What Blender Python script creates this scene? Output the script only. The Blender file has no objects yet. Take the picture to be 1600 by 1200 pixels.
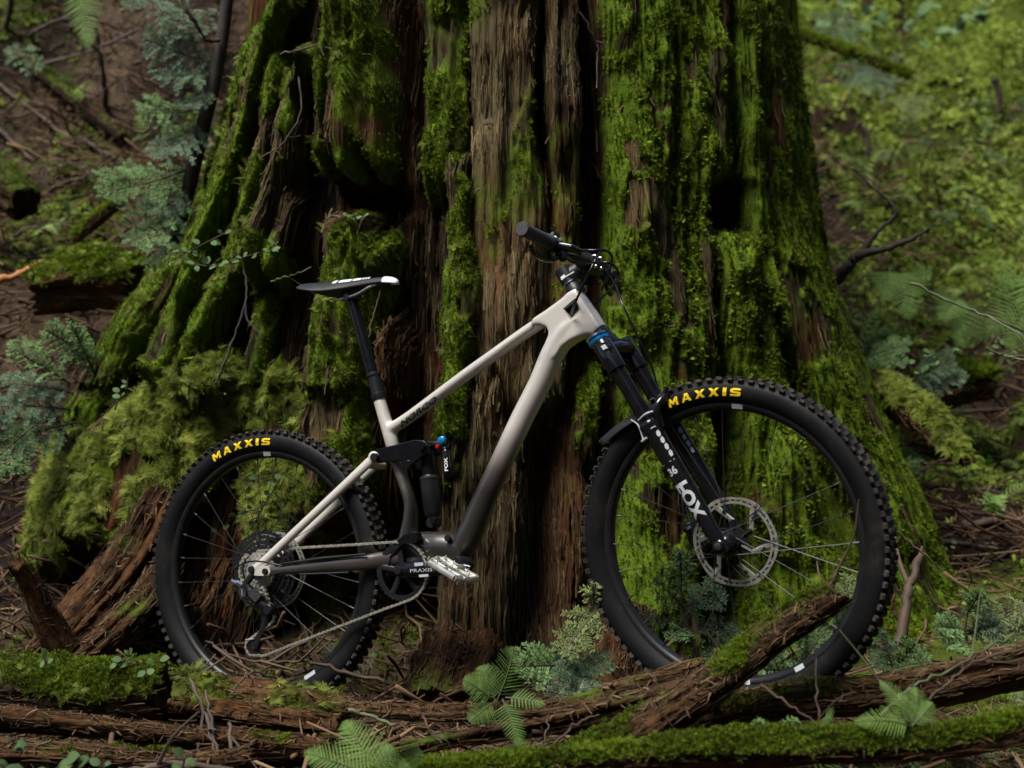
import bpy, bmesh, math, random
import numpy as np
from mathutils import Matrix, Vector, Euler

random.seed(7); RNG = np.random.default_rng(11)
C = bpy.context.scene.collection
R = math.radians

# ------------------------------------------------------------------ camera, sky, sun, exposure
FPX = 2200.0                      # focal length in pixels of the 1600 px wide photograph
CAM = np.array([0.0, 0.0, 0.8])
cam_data = bpy.data.cameras.new('camera')
cam_data.sensor_width = 36.0
cam_data.lens = FPX / 1600 * 36.0
cam_data.clip_start = 0.05; cam_data.clip_end = 400
cam_data.dof.use_dof = True
cam_data.dof.focus_distance = 3.45
cam_data.dof.aperture_fstop = 2.6
cam = bpy.data.objects.new('camera', cam_data); C.objects.link(cam)
cam.location = CAM; cam.rotation_euler = (R(90), 0, 0)
sc = bpy.context.scene
sc.camera = cam
SUN_EL, SUN_AZ = 60.0, 226.0      # azimuth measured clockwise from +Y (camera looks along +Y)
world = bpy.data.worlds.new('World'); sc.world = world; world.use_nodes = True
wn = world.node_tree.nodes; wn.clear()
sky = wn.new('ShaderNodeTexSky'); sky.sky_type = 'NISHITA'; sky.sun_disc = False
sky.sun_elevation = R(SUN_EL); sky.sun_rotation = R(SUN_AZ)
bg = wn.new('ShaderNodeBackground'); bg.inputs['Strength'].default_value = 0.065
wo = wn.new('ShaderNodeOutputWorld')
world.node_tree.links.new(sky.outputs[0], bg.inputs[0]); world.node_tree.links.new(bg.outputs[0], wo.inputs[0])
sun = bpy.data.lights.new('sun', 'SUN'); sun.energy = 1.5; sun.angle = R(24); sun.color = (1.0, 0.95, 0.86)
suno = bpy.data.objects.new('sun', sun); C.objects.link(suno)
sd = Vector((math.sin(R(SUN_AZ)) * math.cos(R(SUN_EL)), math.cos(R(SUN_AZ)) * math.cos(R(SUN_EL)), math.sin(R(SUN_EL))))
suno.rotation_euler = (-sd).to_track_quat('-Z', 'Y').to_euler()
sc.view_settings.view_transform = 'Standard'; sc.view_settings.look = 'None'
sc.view_settings.exposure = 2.25; sc.view_settings.gamma = 1.0; sc.view_settings.use_curve_mapping = False
sc.render.engine = 'CYCLES'
sc.cycles.use_denoising = True
sc.cycles.max_bounces = 6; sc.cycles.diffuse_bounces = 3; sc.cycles.glossy_bounces = 3
sc.cycles.transmission_bounces = 4; sc.cycles.transparent_max_bounces = 8
sc.cycles.sample_clamp_indirect = 4.0

# ------------------------------------------------------------------ helpers
def at(px, py, Y):
    """point at depth Y seen at pixel (px, py) of the 1600 x 1200 photograph"""
    return np.array([(px - 800) / FPX * Y, Y, CAM[2] + (600 - py) / FPX * Y])

def px_of(P):
    P = np.asarray(P)
    return 800 + FPX * P[..., 0] / P[..., 1], 600 - FPX * (P[..., 2] - CAM[2]) / P[..., 1]

class Noise:
    """smooth 3-D value noise on numpy arrays"""
    def __init__(s, seed, n=32):
        r = np.random.default_rng(seed); s.n = n; s.t = r.random((n, n, n)).astype(np.float32) * 2 - 1
    def __call__(s, x, y, z):
        n = s.n
        x, y, z = np.broadcast_arrays(np.asarray(x, float), np.asarray(y, float), np.asarray(z, float))
        xi, yi, zi = np.floor(x).astype(int), np.floor(y).astype(int), np.floor(z).astype(int)
        fx, fy, fz = x - xi, y - yi, z - zi
        fx, fy, fz = [f * f * f * (f * (f * 6 - 15) + 10) for f in (fx, fy, fz)]
        o = 0
        for a in (0, 1):
            for b in (0, 1):
                for c in (0, 1):
                    w = (fx if a else 1 - fx) * (fy if b else 1 - fy) * (fz if c else 1 - fz)
                    o = o + w * s.t[(xi + a) % n, (yi + b) % n, (zi + c) % n]
        return o
    def fbm(s, x, y, z, o=4, g=0.5):
        v = 0; a = 1.0; k = 1.0
        for i in range(o):
            v = v + a * s(np.asarray(x) * k + 7.3 * i, np.asarray(y) * k + 3.1 * i, np.asarray(z) * k + 1.7 * i); a *= g; k *= 2.03
        return v
NZ = Noise(3); NZ2 = Noise(17)

def smooth(a, b, x):
    t = np.clip((x - a) / (b - a), 0, 1); return t * t * (3 - 2 * t)

def catmull(pts, n=8):
    P = np.asarray(pts, float)
    if len(P) < 3:
        return np.array([P[0] + (P[-1] - P[0]) * t for t in np.linspace(0, 1, n + 1)])
    Q = np.vstack([2 * P[0] - P[1], P, 2 * P[-1] - P[-2]]); out = []
    for i in range(1, len(Q) - 2):
        p0, p1, p2, p3 = Q[i - 1:i + 3]
        for t in np.arange(n) / n:
            out.append(0.5 * (2 * p1 + (p2 - p0) * t + (2 * p0 - 5 * p1 + 4 * p2 - p3) * t * t + (3 * p1 - p0 - 3 * p2 + p3) * t ** 3))
    out.append(P[-1]); return np.array(out)

def frames(path):
    P = np.asarray(path, float); T = np.gradient(P, axis=0); T /= np.linalg.norm(T, axis=1)[:, None] + 1e-12
    up = np.array([0, 0, 1.0]) if abs(T[0][2]) < 0.9 else np.array([1.0, 0, 0])
    A = []; a = np.cross(T[0], up); a /= np.linalg.norm(a)
    for t in T:
        a = a - t * a.dot(t); a /= np.linalg.norm(a) + 1e-12; A.append(a)
    A = np.array(A); return P, T, A, np.cross(T, A)

class MB:
    """collects shapes that become ONE mesh object"""
    def __init__(s): s.v = []; s.f = []; s.n = 0; s.M = None; s.mi = []; s.cur = 0
    def add(s, v, f):
        v = np.asarray(v, float).reshape(-1, 3)
        if s.M is not None: v = v @ s.M[:3, :3].T + s.M[:3, 3]
        s.v.append(v); s.f += [tuple(int(i) + s.n for i in q) for q in f]; s.mi += [s.cur] * len(f); s.n += len(v); return s
    def tube(s, path, rad, n=8, cap=True, ax=None, flat=None):
        """rad scalar or list; flat = second radius list (elliptical: rad along A, flat along B); ax = fixed A axis"""
        P, T, A, B = frames(path); m = len(P); rad = np.broadcast_to(np.asarray(rad, float), (m,)) if np.ndim(rad) == 0 else np.interp(np.linspace(0, 1, m), np.linspace(0, 1, len(rad)), rad)
        fl = rad if flat is None else (np.full(m, flat) if np.ndim(flat) == 0 else np.interp(np.linspace(0, 1, m), np.linspace(0, 1, len(flat)), flat))
        if ax is not None:
            B = np.broadcast_to(np.asarray(ax, float), P.shape); A = np.cross(B, T); A = A / np.linalg.norm(A, axis=1)[:, None]
        t = np.arange(n) * 2 * np.pi / n
        v = P[:, None] + (rad[:, None] * np.cos(t))[..., None] * A[:, None] + (fl[:, None] * np.sin(t))[..., None] * B[:, None]
        f = [(i * n + j, i * n + (j + 1) % n, (i + 1) * n + (j + 1) % n, (i + 1) * n + j) for i in range(m - 1) for j in range(n)]
        if cap: f += [tuple(range(n))[::-1], tuple((m - 1) * n + j for j in range(n))]
        return s.add(v.reshape(-1, 3), f)
    def box(s, c, size, rot=None, b=0.0):
        x, y, z = np.asarray(size, float) / 2
        v = np.array([(a, e, g) for a in (-x, x) for e in (-y, y) for g in (-z, z)])
        if rot is not None: v = v @ np.asarray(rot).T
        return s.add(v + np.asarray(c), [(0, 1, 3, 2), (4, 6, 7, 5), (0, 4, 5, 1), (2, 3, 7, 6), (0, 2, 6, 4), (1, 5, 7, 3)])
    def lathe(s, prof, n=32, c=(0, 0, 0), ax=(0, 1, 0), close=False, r0=0.0):
        """prof = [(radius, offset along ax)]"""
        ax = np.asarray(ax, float); ax = ax / np.linalg.norm(ax); u = np.cross(ax, [0, 0, 1.0])
        if np.linalg.norm(u) < .1: u = np.cross(ax, [1.0, 0, 0])
        u /= np.linalg.norm(u); w = np.cross(ax, u); t = np.arange(n) * 2 * np.pi / n + r0; m = len(prof)
        v = np.array([[np.asarray(c) + p[0] * (math.cos(a) * u + math.sin(a) * w) + p[1] * ax for a in t] for p in prof])
        k = m if close else m - 1
        f = [(i * n + j, i * n + (j + 1) % n, ((i + 1) % m) * n + (j + 1) % n, ((i + 1) % m) * n + j) for i in range(k) for j in range(n)]
        if not close:
            f += [tuple(range(n))[::-1], tuple((m - 1) * n + j for j in range(n))]
        return s.add(v.reshape(-1, 3), f)
    def prism(s, poly, y0, y1):
        """poly in (x, z), thickness along y"""
        n = len(poly); v = [(p[0], y0, p[1]) for p in poly] + [(p[0], y1, p[1]) for p in poly]
        f = [tuple(range(n)), tuple(range(2 * n - 1, n - 1, -1))] + [(i, n + i, n + (i + 1) % n, (i + 1) % n) for i in range(n)]
        return s.add(v, f)
    def mesh(s, name, mats, ang=52, smooth_=True):
        me = bpy.data.meshes.new(name); me.from_pydata(np.vstack(s.v).tolist(), [], s.f)
        for m in (mats if isinstance(mats, (list, tuple)) else [mats]): me.materials.append(m)
        if any(s.mi): me.polygons.foreach_set('material_index', s.mi)
        bm = bmesh.new(); bm.from_mesh(me); bmesh.ops.recalc_face_normals(bm, faces=bm.faces); bm.to_mesh(me); bm.free()
        if smooth_:
            me.polygons.foreach_set('use_smooth', [True] * len(me.polygons))
            me.set_sharp_from_angle(angle=R(ang))
        me.update(); return me
    def build(s, name, mats, parent=None, ang=52, smooth_=True):
        return link(name, s.mesh(name, mats, ang, smooth_), parent)

def link(name, data, parent=None):
    o = bpy.data.objects.new(name, data); C.objects.link(o)
    if parent is not None: o.parent = parent
    return o
def tag(o, label=None, cat=None, group=None, kind=None):
    for k, v in (('label', label), ('category', cat), ('group', group), ('kind', kind)):
        if v: o[k] = v
    return o
def thing(name, label, cat, loc=(0, 0, 0), group=None):
    o = link(name, None); o.location = loc; return tag(o, label, cat, group)
def big_mesh(name, v, f, mat, attrs=None, smooth_=True):
    """v (n,3), f (m,3|4) arrays"""
    v = np.ascontiguousarray(v, np.float32); f = np.ascontiguousarray(f, np.int32); k = f.shape[1]
    me = bpy.data.meshes.new(name); me.vertices.add(len(v)); me.vertices.foreach_set('co', v.ravel())
    me.loops.add(f.size); me.loops.foreach_set('vertex_index', f.ravel())
    me.polygons.add(len(f)); me.polygons.foreach_set('loop_start', np.arange(0, f.size, k, dtype=np.int32))
    me.polygons.foreach_set('use_smooth', np.full(len(f), smooth_))
    me.update(calc_edges=True)
    for a, d in (attrs or {}).items():
        t = me.attributes.new(a, 'FLOAT', 'POINT'); t.data.foreach_set('value', np.ascontiguousarray(d, np.float32))
    me.materials.append(mat); return me
def grid_faces(nr, nc, wrap=False):
    i, j = np.meshgrid(np.arange(nr - 1), np.arange(nc if wrap else nc - 1), indexing='ij'); j2 = (j + 1) % nc
    return np.stack([i * nc + j, i * nc + j2, (i + 1) * nc + j2, (i + 1) * nc + j], -1).reshape(-1, 4)

# ------------------------------------------------------------------ materials
def mat_new(name):
    m = bpy.data.materials.new(name); m.use_nodes = True
    return m, m.node_tree.nodes, m.node_tree.links, m.node_tree.nodes['Principled BSDF']
def ramp(nodes, stops):
    r = nodes.new('ShaderNodeValToRGB'); e = r.color_ramp.elements
    while len(e) < len(stops): e.new(0.5)
    for k, (p, c) in enumerate(stops):
        e[k].position = p; e[k].color = (*c, 1) if len(c) == 3 else c
    return r
def simple(name, col, rough=0.5, metal=0.0, spec=0.5, var=0.0, scale=30.0, bump=0.0, coat=0.0):
    m, n, l, b = mat_new(name)
    b.inputs['Roughness'].default_value = rough; b.inputs['Metallic'].default_value = metal
    b.inputs['Specular IOR Level'].default_value = spec; b.inputs['Coat Weight'].default_value = coat
    b.inputs['Coat Roughness'].default_value = 0.15
    if var or bump:
        tc = n.new('ShaderNodeTexCoord'); t = n.new('ShaderNodeTexNoise'); t.inputs['Scale'].default_value = scale; t.inputs['Detail'].default_value = 6
        l.new(tc.outputs['Object'], t.inputs['Vector'])
        r = ramp(n, [(0.3, tuple(c * (1 - var) for c in col)), (0.7, tuple(min(1, c * (1 + var)) for c in col))])
        l.new(t.outputs['Fac'], r.inputs[0]); l.new(r.outputs[0], b.inputs['Base Color'])
        if bump:
            u = n.new('ShaderNodeBump'); u.inputs['Strength'].default_value = bump; u.inputs['Distance'].default_value = 0.004
            l.new(t.outputs['Fac'], u.inputs['Height']); l.new(u.outputs[0], b.inputs['Normal'])
    else: b.inputs['Base Color'].default_value = (*col, 1)
    return m
# ------------------------------------------------------------------ natural materials
def nat_mat(name, wood_lo, wood_hi, red, moss_lo, moss_hi, axis_scale=(1, 1, 1), rough=.85, fib=40, bump=.6, use_attr=True, disp=.006):
    """decayed wood or soil with moss growing on it; the vertex attributes moss / tone / red say where"""
    m, n, l, b = mat_new(name)
    tc = n.new('ShaderNodeTexCoord'); mp = n.new('ShaderNodeMapping'); mp.inputs['Scale'].default_value = axis_scale
    l.new(tc.outputs['Object'], mp.inputs['Vector'])
    def noise(sc, det=6, vec=mp.outputs[0], rgh=.6):
        t = n.new('ShaderNodeTexNoise'); t.inputs['Scale'].default_value = sc; t.inputs['Detail'].default_value = det; t.inputs['Roughness'].default_value = rgh; l.new(vec, t.inputs['Vector']); return t.outputs['Fac']
    def attr(a):
        t = n.new('ShaderNodeAttribute'); t.attribute_name = a; return t.outputs['Fac']
    def math_(op, a, c=None, d=None):
        t = n.new('ShaderNodeMath'); t.operation = op
        for k, v in enumerate((a, c, d)):
            if v is None: continue
            if isinstance(v, (int, float)): t.inputs[k].default_value = v
            else: l.new(v, t.inputs[k])
        return t.outputs[0]
    def mix(f, a, c):
        t = n.new('ShaderNodeMix'); t.data_type = 'RGBA'; l.new(f, t.inputs['Factor']); l.new(a, t.inputs[6]); l.new(c, t.inputs[7]); return t.outputs[2]
    f1 = noise(fib); f2 = noise(fib * .22, 4); f3 = noise(9, 5, tc.outputs['Object'])
    f4 = noise(fib * 3.3, 4)
    wv = math_('ADD', math_('MULTIPLY', f4, .30), math_('MULTIPLY_ADD', f1, .40, math_('MULTIPLY', f2, .30)))
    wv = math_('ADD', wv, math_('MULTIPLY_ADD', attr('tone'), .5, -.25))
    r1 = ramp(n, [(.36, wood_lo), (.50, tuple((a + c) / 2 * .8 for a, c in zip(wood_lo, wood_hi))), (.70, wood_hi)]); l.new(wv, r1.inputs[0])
    r2 = ramp(n, [(.35, tuple(c * .25 for c in red)), (.72, red)]); l.new(f1, r2.inputs[0])
    rf = math_('MULTIPLY', attr('red'), math_('ADD', f2, .35)); rc = math_('MINIMUM', rf, 1.0)
    base = mix(rc, r1.outputs[0], r2.outputs[0])
    m1 = noise(28, 5, tc.outputs['Object']); m2 = noise(150, 3, tc.outputs['Object'])
    r3 = ramp(n, [(.32, moss_lo), (.70, moss_hi)]); l.new(math_('MULTIPLY_ADD', m1, .6, math_('MULTIPLY', m2, .4)), r3.inputs[0])
    mk = math_('ADD', attr('moss'), math_('MULTIPLY_ADD', math_('MULTIPLY_ADD', f3, .6, math_('MULTIPLY', f1, .4)), 1.5, -.78))
    mr = n.new('ShaderNodeMapRange'); mr.interpolation_type = 'SMOOTHSTEP'; mr.inputs['From Min'].default_value = .30; mr.inputs['From Max'].default_value = .72; l.new(mk, mr.inputs['Value'])
    col = mix(mr.outputs[0], base, r3.outputs[0]); l.new(col, b.inputs['Base Color'])
    b.inputs['Roughness'].default_value = rough; b.inputs['Specular IOR Level'].default_value = .07
    h = math_('ADD', math_('ADD', f1, math_('MULTIPLY', f4, .8)), math_('MULTIPLY', m2, math_('MULTIPLY', mr.outputs[0], .7)))
    u = n.new('ShaderNodeBump'); u.inputs['Strength'].default_value = bump; u.inputs['Distance'].default_value = disp; l.new(h, u.inputs['Height']); l.new(u.outputs[0], b.inputs['Normal'])
    return m
M_TRUNK = nat_mat('decayed_cedar', (.012, .008, .005), (.112, .088, .046), (.22, .068, .020), (.024, .042, .004), (.125, .200, .013), (9, 9, 1.0), fib=9, bump=1.0)
M_LOG = nat_mat('rotten_log', (.010, .006, .004), (.084, .050, .027), (.125, .056, .022), (.016, .028, .005), (.075, .105, .014), (1, 1, 1), fib=26, bump=1.0)
M_GROUND = nat_mat('forest_soil', (.012, .008, .006), (.070, .050, .032), (.085, .042, .022), (.022, .032, .006), (.095, .125, .016), (1, 1, 1), fib=22, bump=.9, disp=.02)

def leaf_mat(name, lo, hi, rough=.55, mid=None, inst=True, trans=.25):
    """leaves and moss sprigs: hue from the instance's own tint"""
    m, n, l, b = mat_new(name)
    a = n.new('ShaderNodeAttribute'); a.attribute_name = 'tint'
    if inst: a.attribute_type = 'INSTANCER'
    md_ = mid or tuple((p + q) / 2 for p, q in zip(lo, hi)); r = ramp(n, [(0, lo), (.5, md_), (1, hi)]); l.new(a.outputs['Fac'], r.inputs[0]); l.new(r.outputs[0], b.inputs['Base Color'])
    b.inputs['Roughness'].default_value = rough; b.inputs['Specular IOR Level'].default_value = .10
    if trans:
        t = n.new('ShaderNodeBsdfTranslucent'); l.new(r.outputs[0], t.inputs['Color']); x = n.new('ShaderNodeMixShader'); x.inputs[0].default_value = trans
        o = n['Material Output']; l.new(b.outputs[0], x.inputs[1]); l.new(t.outputs[0], x.inputs[2]); l.new(x.outputs[0], o.inputs['Surface'])
    return m
M_MOSS = leaf_mat('moss_sprigs', (.046, .036, .008), (.205, .270, .022), mid=(.088, .140, .010))
M_FEATHER = leaf_mat('feather_moss', (.055, .048, .014), (.27, .30, .055), mid=(.135, .170, .026))
M_HILL = leaf_mat('hillside_moss', (.055, .050, .014), (.33, .41, .080), mid=(.165, .235, .032))
M_LEAF = leaf_mat('leaves', (.030, .060, .022), (.12, .19, .075), inst=False)
M_NEEDLE = leaf_mat('conifer_needles', (.030, .060, .030), (.13, .21, .125), inst=False)
M_FERN = leaf_mat('fern_fronds', (.045, .085, .022), (.15, .25, .06), inst=False)
M_HLEAF = leaf_mat('undergrowth', (.035, .065, .025), (.19, .27, .10))
M_CHIP = leaf_mat('wood_litter', (.022, .012, .008), (.20, .125, .075), trans=0, rough=.8)
M_TWIG = simple('grey_twig', (.058, .040, .027), .8, var=.5, scale=14, bump=.3)
M_TWIGR = simple('brown_twig', (.048, .027, .014), .75, var=.5, scale=14, bump=.3)
M_BARK = simple('dark_bark', (.020, .014, .011), .85, var=.5, scale=24, bump=.6)
M_STEM = simple('green_stem', (.055, .065, .022), .6, var=.3, scale=30)

# ------------------------------------------------------------------ scattering (geometry nodes on a cloud of points)
def scatter(name, P, Nrm, scale, tint, protos, parent=None, kind='stuff', tilt=.35, along=None):
    P = np.asarray(P, np.float32); n = len(P); Nrm = np.asarray(Nrm, float); Nrm = Nrm + RNG.normal(0, tilt, (n, 3)); Nrm /= np.linalg.norm(Nrm, axis=1)[:, None]
    # euler that brings +Z onto the normal, with a free spin round it
    th = np.arccos(np.clip(Nrm[:, 2], -1, 1)); ph = np.arctan2(Nrm[:, 1], Nrm[:, 0])
    cz, sz, cy, sy = np.cos(ph), np.sin(ph), np.cos(th), np.sin(th); sp = RNG.uniform(0, 2 * np.pi, n)
    if along is not None:                                                  # turn +X towards a given direction
        ex0 = np.stack([cz * cy, sz * cy, -sy], 1); ey0 = np.stack([-sz, cz, 0 * sz], 1); sp = np.arctan2((along * ey0).sum(1), (along * ex0).sum(1)) + RNG.normal(0, .06, n)
    cs, ss = np.cos(sp), np.sin(sp)
    # R = Rz(ph) Ry(th) Rz(sp)
    r00 = cz * cy * cs - sz * ss; r10 = sz * cy * cs + cz * ss; r20 = -sy * cs; r21 = sy * ss; r22 = cy
    ey = np.arcsin(np.clip(-r20, -1, 1)); ex = np.arctan2(r21, r22); ez = np.arctan2(r10, r00)
    me = bpy.data.meshes.new(name); me.vertices.add(n); me.vertices.foreach_set('co', P.ravel())
    a = me.attributes.new('rot', 'FLOAT_VECTOR', 'POINT'); a.data.foreach_set('vector', np.stack([ex, ey, ez], 1).astype(np.float32).ravel())
    a = me.attributes.new('scl', 'FLOAT', 'POINT'); a.data.foreach_set('value', np.asarray(scale, np.float32))
    a = me.attributes.new('tint', 'FLOAT', 'POINT'); a.data.foreach_set('value', np.clip(tint, 0, 1).astype(np.float32))
    a = me.attributes.new('pick', 'INT', 'POINT'); a.data.foreach_set('value', RNG.integers(0, len(protos), n).astype(np.int32))
    me.update(); o = link(name, me, parent); tag(o, kind=kind)
    g = bpy.data.node_groups.new(name, 'GeometryNodeTree')
    g.interface.new_socket('Geometry', in_out='INPUT', socket_type='NodeSocketGeometry'); g.interface.new_socket('Geometry', in_out='OUTPUT', socket_type='NodeSocketGeometry')
    nd, lk = g.nodes, g.links; gi = nd.new('NodeGroupInput'); go = nd.new('NodeGroupOutput'); ip = nd.new('GeometryNodeInstanceOnPoints'); jn = nd.new('GeometryNodeJoinGeometry')
    for q in protos:
        oi = nd.new('GeometryNodeObjectInfo'); oi.inputs['As Instance'].default_value = True; oi.inputs['Object'].default_value = q; lk.new(oi.outputs['Geometry'], jn.inputs[0])
    def na(nm, ty):
        t = nd.new('GeometryNodeInputNamedAttribute'); t.data_type = ty; t.inputs['Name'].default_value = nm; return t.outputs['Attribute']
    lk.new(gi.outputs[0], ip.inputs['Points']); lk.new(jn.outputs[0], ip.inputs['Instance'])
    ip.inputs['Pick Instance'].default_value = len(protos) > 1
    if len(protos) > 1: lk.new(na('pick', 'INT'), ip.inputs['Instance Index'])
    lk.new(na('rot', 'FLOAT_VECTOR'), ip.inputs['Rotation']); lk.new(na('scl', 'FLOAT'), ip.inputs['Scale']); lk.new(ip.outputs[0], go.inputs[0])
    md = o.modifiers.new('scatter', 'NODES'); md.node_group = g
    return o
def proto(name, v, f, mat):
    me = bpy.data.meshes.new(name); me.from_pydata(np.asarray(v).tolist(), [], [tuple(q) for q in f]); me.materials.append(mat)
    me.polygons.foreach_set('use_smooth', [True] * len(me.polygons)); me.update(); return bpy.data.objects.new(name, me)      # a shape to copy, not in the scene itself
def blade(v, f, base, tip, side, w, bend=None):
    k = len(v); mid = (base + tip) / 2 + (bend if bend is not None else 0)
    v += [base - side * w * .35, base + side * w * .35, mid - side * w * .5, mid + side * w * .5, tip]; f += [(k, k + 1, k + 3, k + 2), (k + 2, k + 3, k + 4)]
def make_tuft(seed, mat, nb=15, spread=.8, w=.13, up=1.0):
    r = np.random.default_rng(seed); v, f = [], []
    for i in range(nb):
        a = r.uniform(0, 6.28); lean = r.uniform(.15, 1) * spread; d = np.array([math.cos(a) * lean, math.sin(a) * lean, up * r.uniform(.5, 1)]); b = np.array([math.cos(a), math.sin(a), 0]) * r.uniform(0, .25) - [0, 0, .1]
        s = np.array([-math.sin(a), math.cos(a), 0]); blade(v, f, b, b + d, s, w * r.uniform(.7, 1.3), np.array([0, 0, .12]))
    return proto('moss_tuft', v, f, mat)
def make_feather(seed, mat):
    """small flat branching moss frond lying along +X, drooping"""
    r = np.random.default_rng(seed); v, f = [], []
    for k in range(3):
        a0 = r.uniform(-.8, .8); L = r.uniform(.7, 1.1); d = np.array([math.cos(a0), math.sin(a0), .25]); nrm = np.array([-d[1], d[0], 0])
        for t in np.linspace(.05, 1, 7):
            b = d * L * t + np.array([0, 0, -.35 * t * t + .12])
            for s in (-1, 1):
                tip = b + nrm * s * (.34 * (1.15 - t)) + d * .22 + [0, 0, r.uniform(-.08, .06)]; blade(v, f, b, tip, d, .075)
    return proto('moss_frond', v, f, mat)
def make_leafclump(seed, mat, n=7, size=.5):
    r = np.random.default_rng(seed); v, f = [], []
    for i in range(n):
        a = r.uniform(0, 6.28); rr = r.uniform(.1, .9); c = np.array([math.cos(a) * rr, math.sin(a) * rr, r.uniform(.2, 1.0)]); d = np.array([math.cos(a), math.sin(a), r.uniform(-.4, .3)]); d /= np.linalg.norm(d); s = np.cross(d, [0, 0, 1]); s /= np.linalg.norm(s); q = size * r.uniform(.6, 1.1); k = len(v)
        v += [c, c + d * q * .35 + s * q * .3, c + d * q * .75 + s * q * .24, c + d * q, c + d * q * .75 - s * q * .24, c + d * q * .35 - s * q * .3, c + d * q * .5 + [0, 0, -.05 * q]]
        f += [(k, k + 1, k + 6), (k + 1, k + 2, k + 6), (k + 2, k + 3, k + 6), (k + 3, k + 4, k + 6), (k + 4, k + 5, k + 6), (k + 5, k, k + 6)]
    return proto('leaf_clump', v, f, mat)
def make_chip(seed, mat):
    r = np.random.default_rng(seed); L, w, h = 1, r.uniform(.06, .22), r.uniform(.02, .06); b = r.uniform(-.15, .15)
    v = [(-L / 2, -w / 2, 0), (-L / 2, w / 2, 0), (0, -w / 2, h + abs(b)), (0, w / 2, h + abs(b)), (L / 2, -w / 3, 0), (L / 2, w / 3, 0), (-L / 2, 0, -h), (0, 0, abs(b) - h), (L / 2, 0, -h)]
    return proto('chip', v, [(0, 2, 3, 1), (2, 4, 5, 3), (0, 6, 7, 2), (2, 7, 8, 4), (1, 3, 7, 6), (3, 5, 8, 7)], mat)
def make_twig(seed, mat):
    r = np.random.default_rng(seed); m = MB(); p = [np.array([-.5, 0, 0.])]
    for i in range(5): p.append(p[-1] + np.array([.2, r.normal(0, .035), r.normal(0, .03)]))
    m.tube(p, [.011, .009, .005], 5)
    for i in range(r.integers(0, 3)): k = r.integers(1, 5); m.tube([p[k], p[k] + np.array([.14, r.choice([-1, 1]) * r.uniform(.05, .14), r.uniform(-.02, .08)])], [.006, .003], 4)
    return proto('twig', np.vstack(m.v), m.f, mat)
T_MOSS = [make_tuft(i, M_MOSS) for i in range(4)]
T_FEATH = [make_feather(i, M_FEATHER) for i in range(5)]
T_HILL = [make_tuft(20 + i, M_HILL, 18, 1.0, .20, .7) for i in range(5)]
T_LEAF = [make_leafclump(60 + i, M_HLEAF, 9, .5) for i in range(4)]
T_CHIP = [make_chip(i, M_CHIP) for i in range(6)]
T_TWIG = [make_twig(i, M_CHIP) for i in range(6)]
def disc_leaf():
    v = [(0, 0, 0)] + [(math.cos(a) * .5 + .5, math.sin(a) * .42, .12 * math.cos(a)) for a in np.linspace(0, 2 * np.pi, 9)[:-1]]; return proto('scale_leaf', v, [(0, 1 + i, 1 + (i + 1) % 8) for i in range(8)], M_MOSS)
T_SCALE = [disc_leaf()]
def make_sliver(seed, mat):
    r = np.random.default_rng(seed); v = []; n = 6
    for i in range(n):
        t = i / (n - 1); w = .026 * math.sin(math.pi * (t * .86 + .07)) * r.uniform(.7, 1.3); z = .009 * r.normal(0, 1) + (.035 if i in (0, n - 1) and r.random() < .25 else 0); y = r.normal(0, .010)
        v += [(t - .5, y - w, z - .02), (t - .5, y, z + .014), (t - .5, y + w, z - .02)]
    return proto('sliver', v, [(3 * i + o, 3 * i + o + 1, 3 * i + o + 4, 3 * i + o + 3) for i in range(n - 1) for o in (0, 1)], mat)
M_SLIV = leaf_mat('wood_fibres', (.022, .015, .007), (.17, .130, .062), mid=(.078, .060, .029), trans=0, rough=.85)
M_SLIVR = leaf_mat('red_wood_fibres', (.018, .010, .006), (.165, .092, .045), mid=(.058, .032, .016), trans=0, rough=.85)
T_SLIV = [make_sliver(i, M_SLIV) for i in range(6)]; T_SLIVR = [make_sliver(30 + i, M_SLIVR) for i in range(6)]

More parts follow.
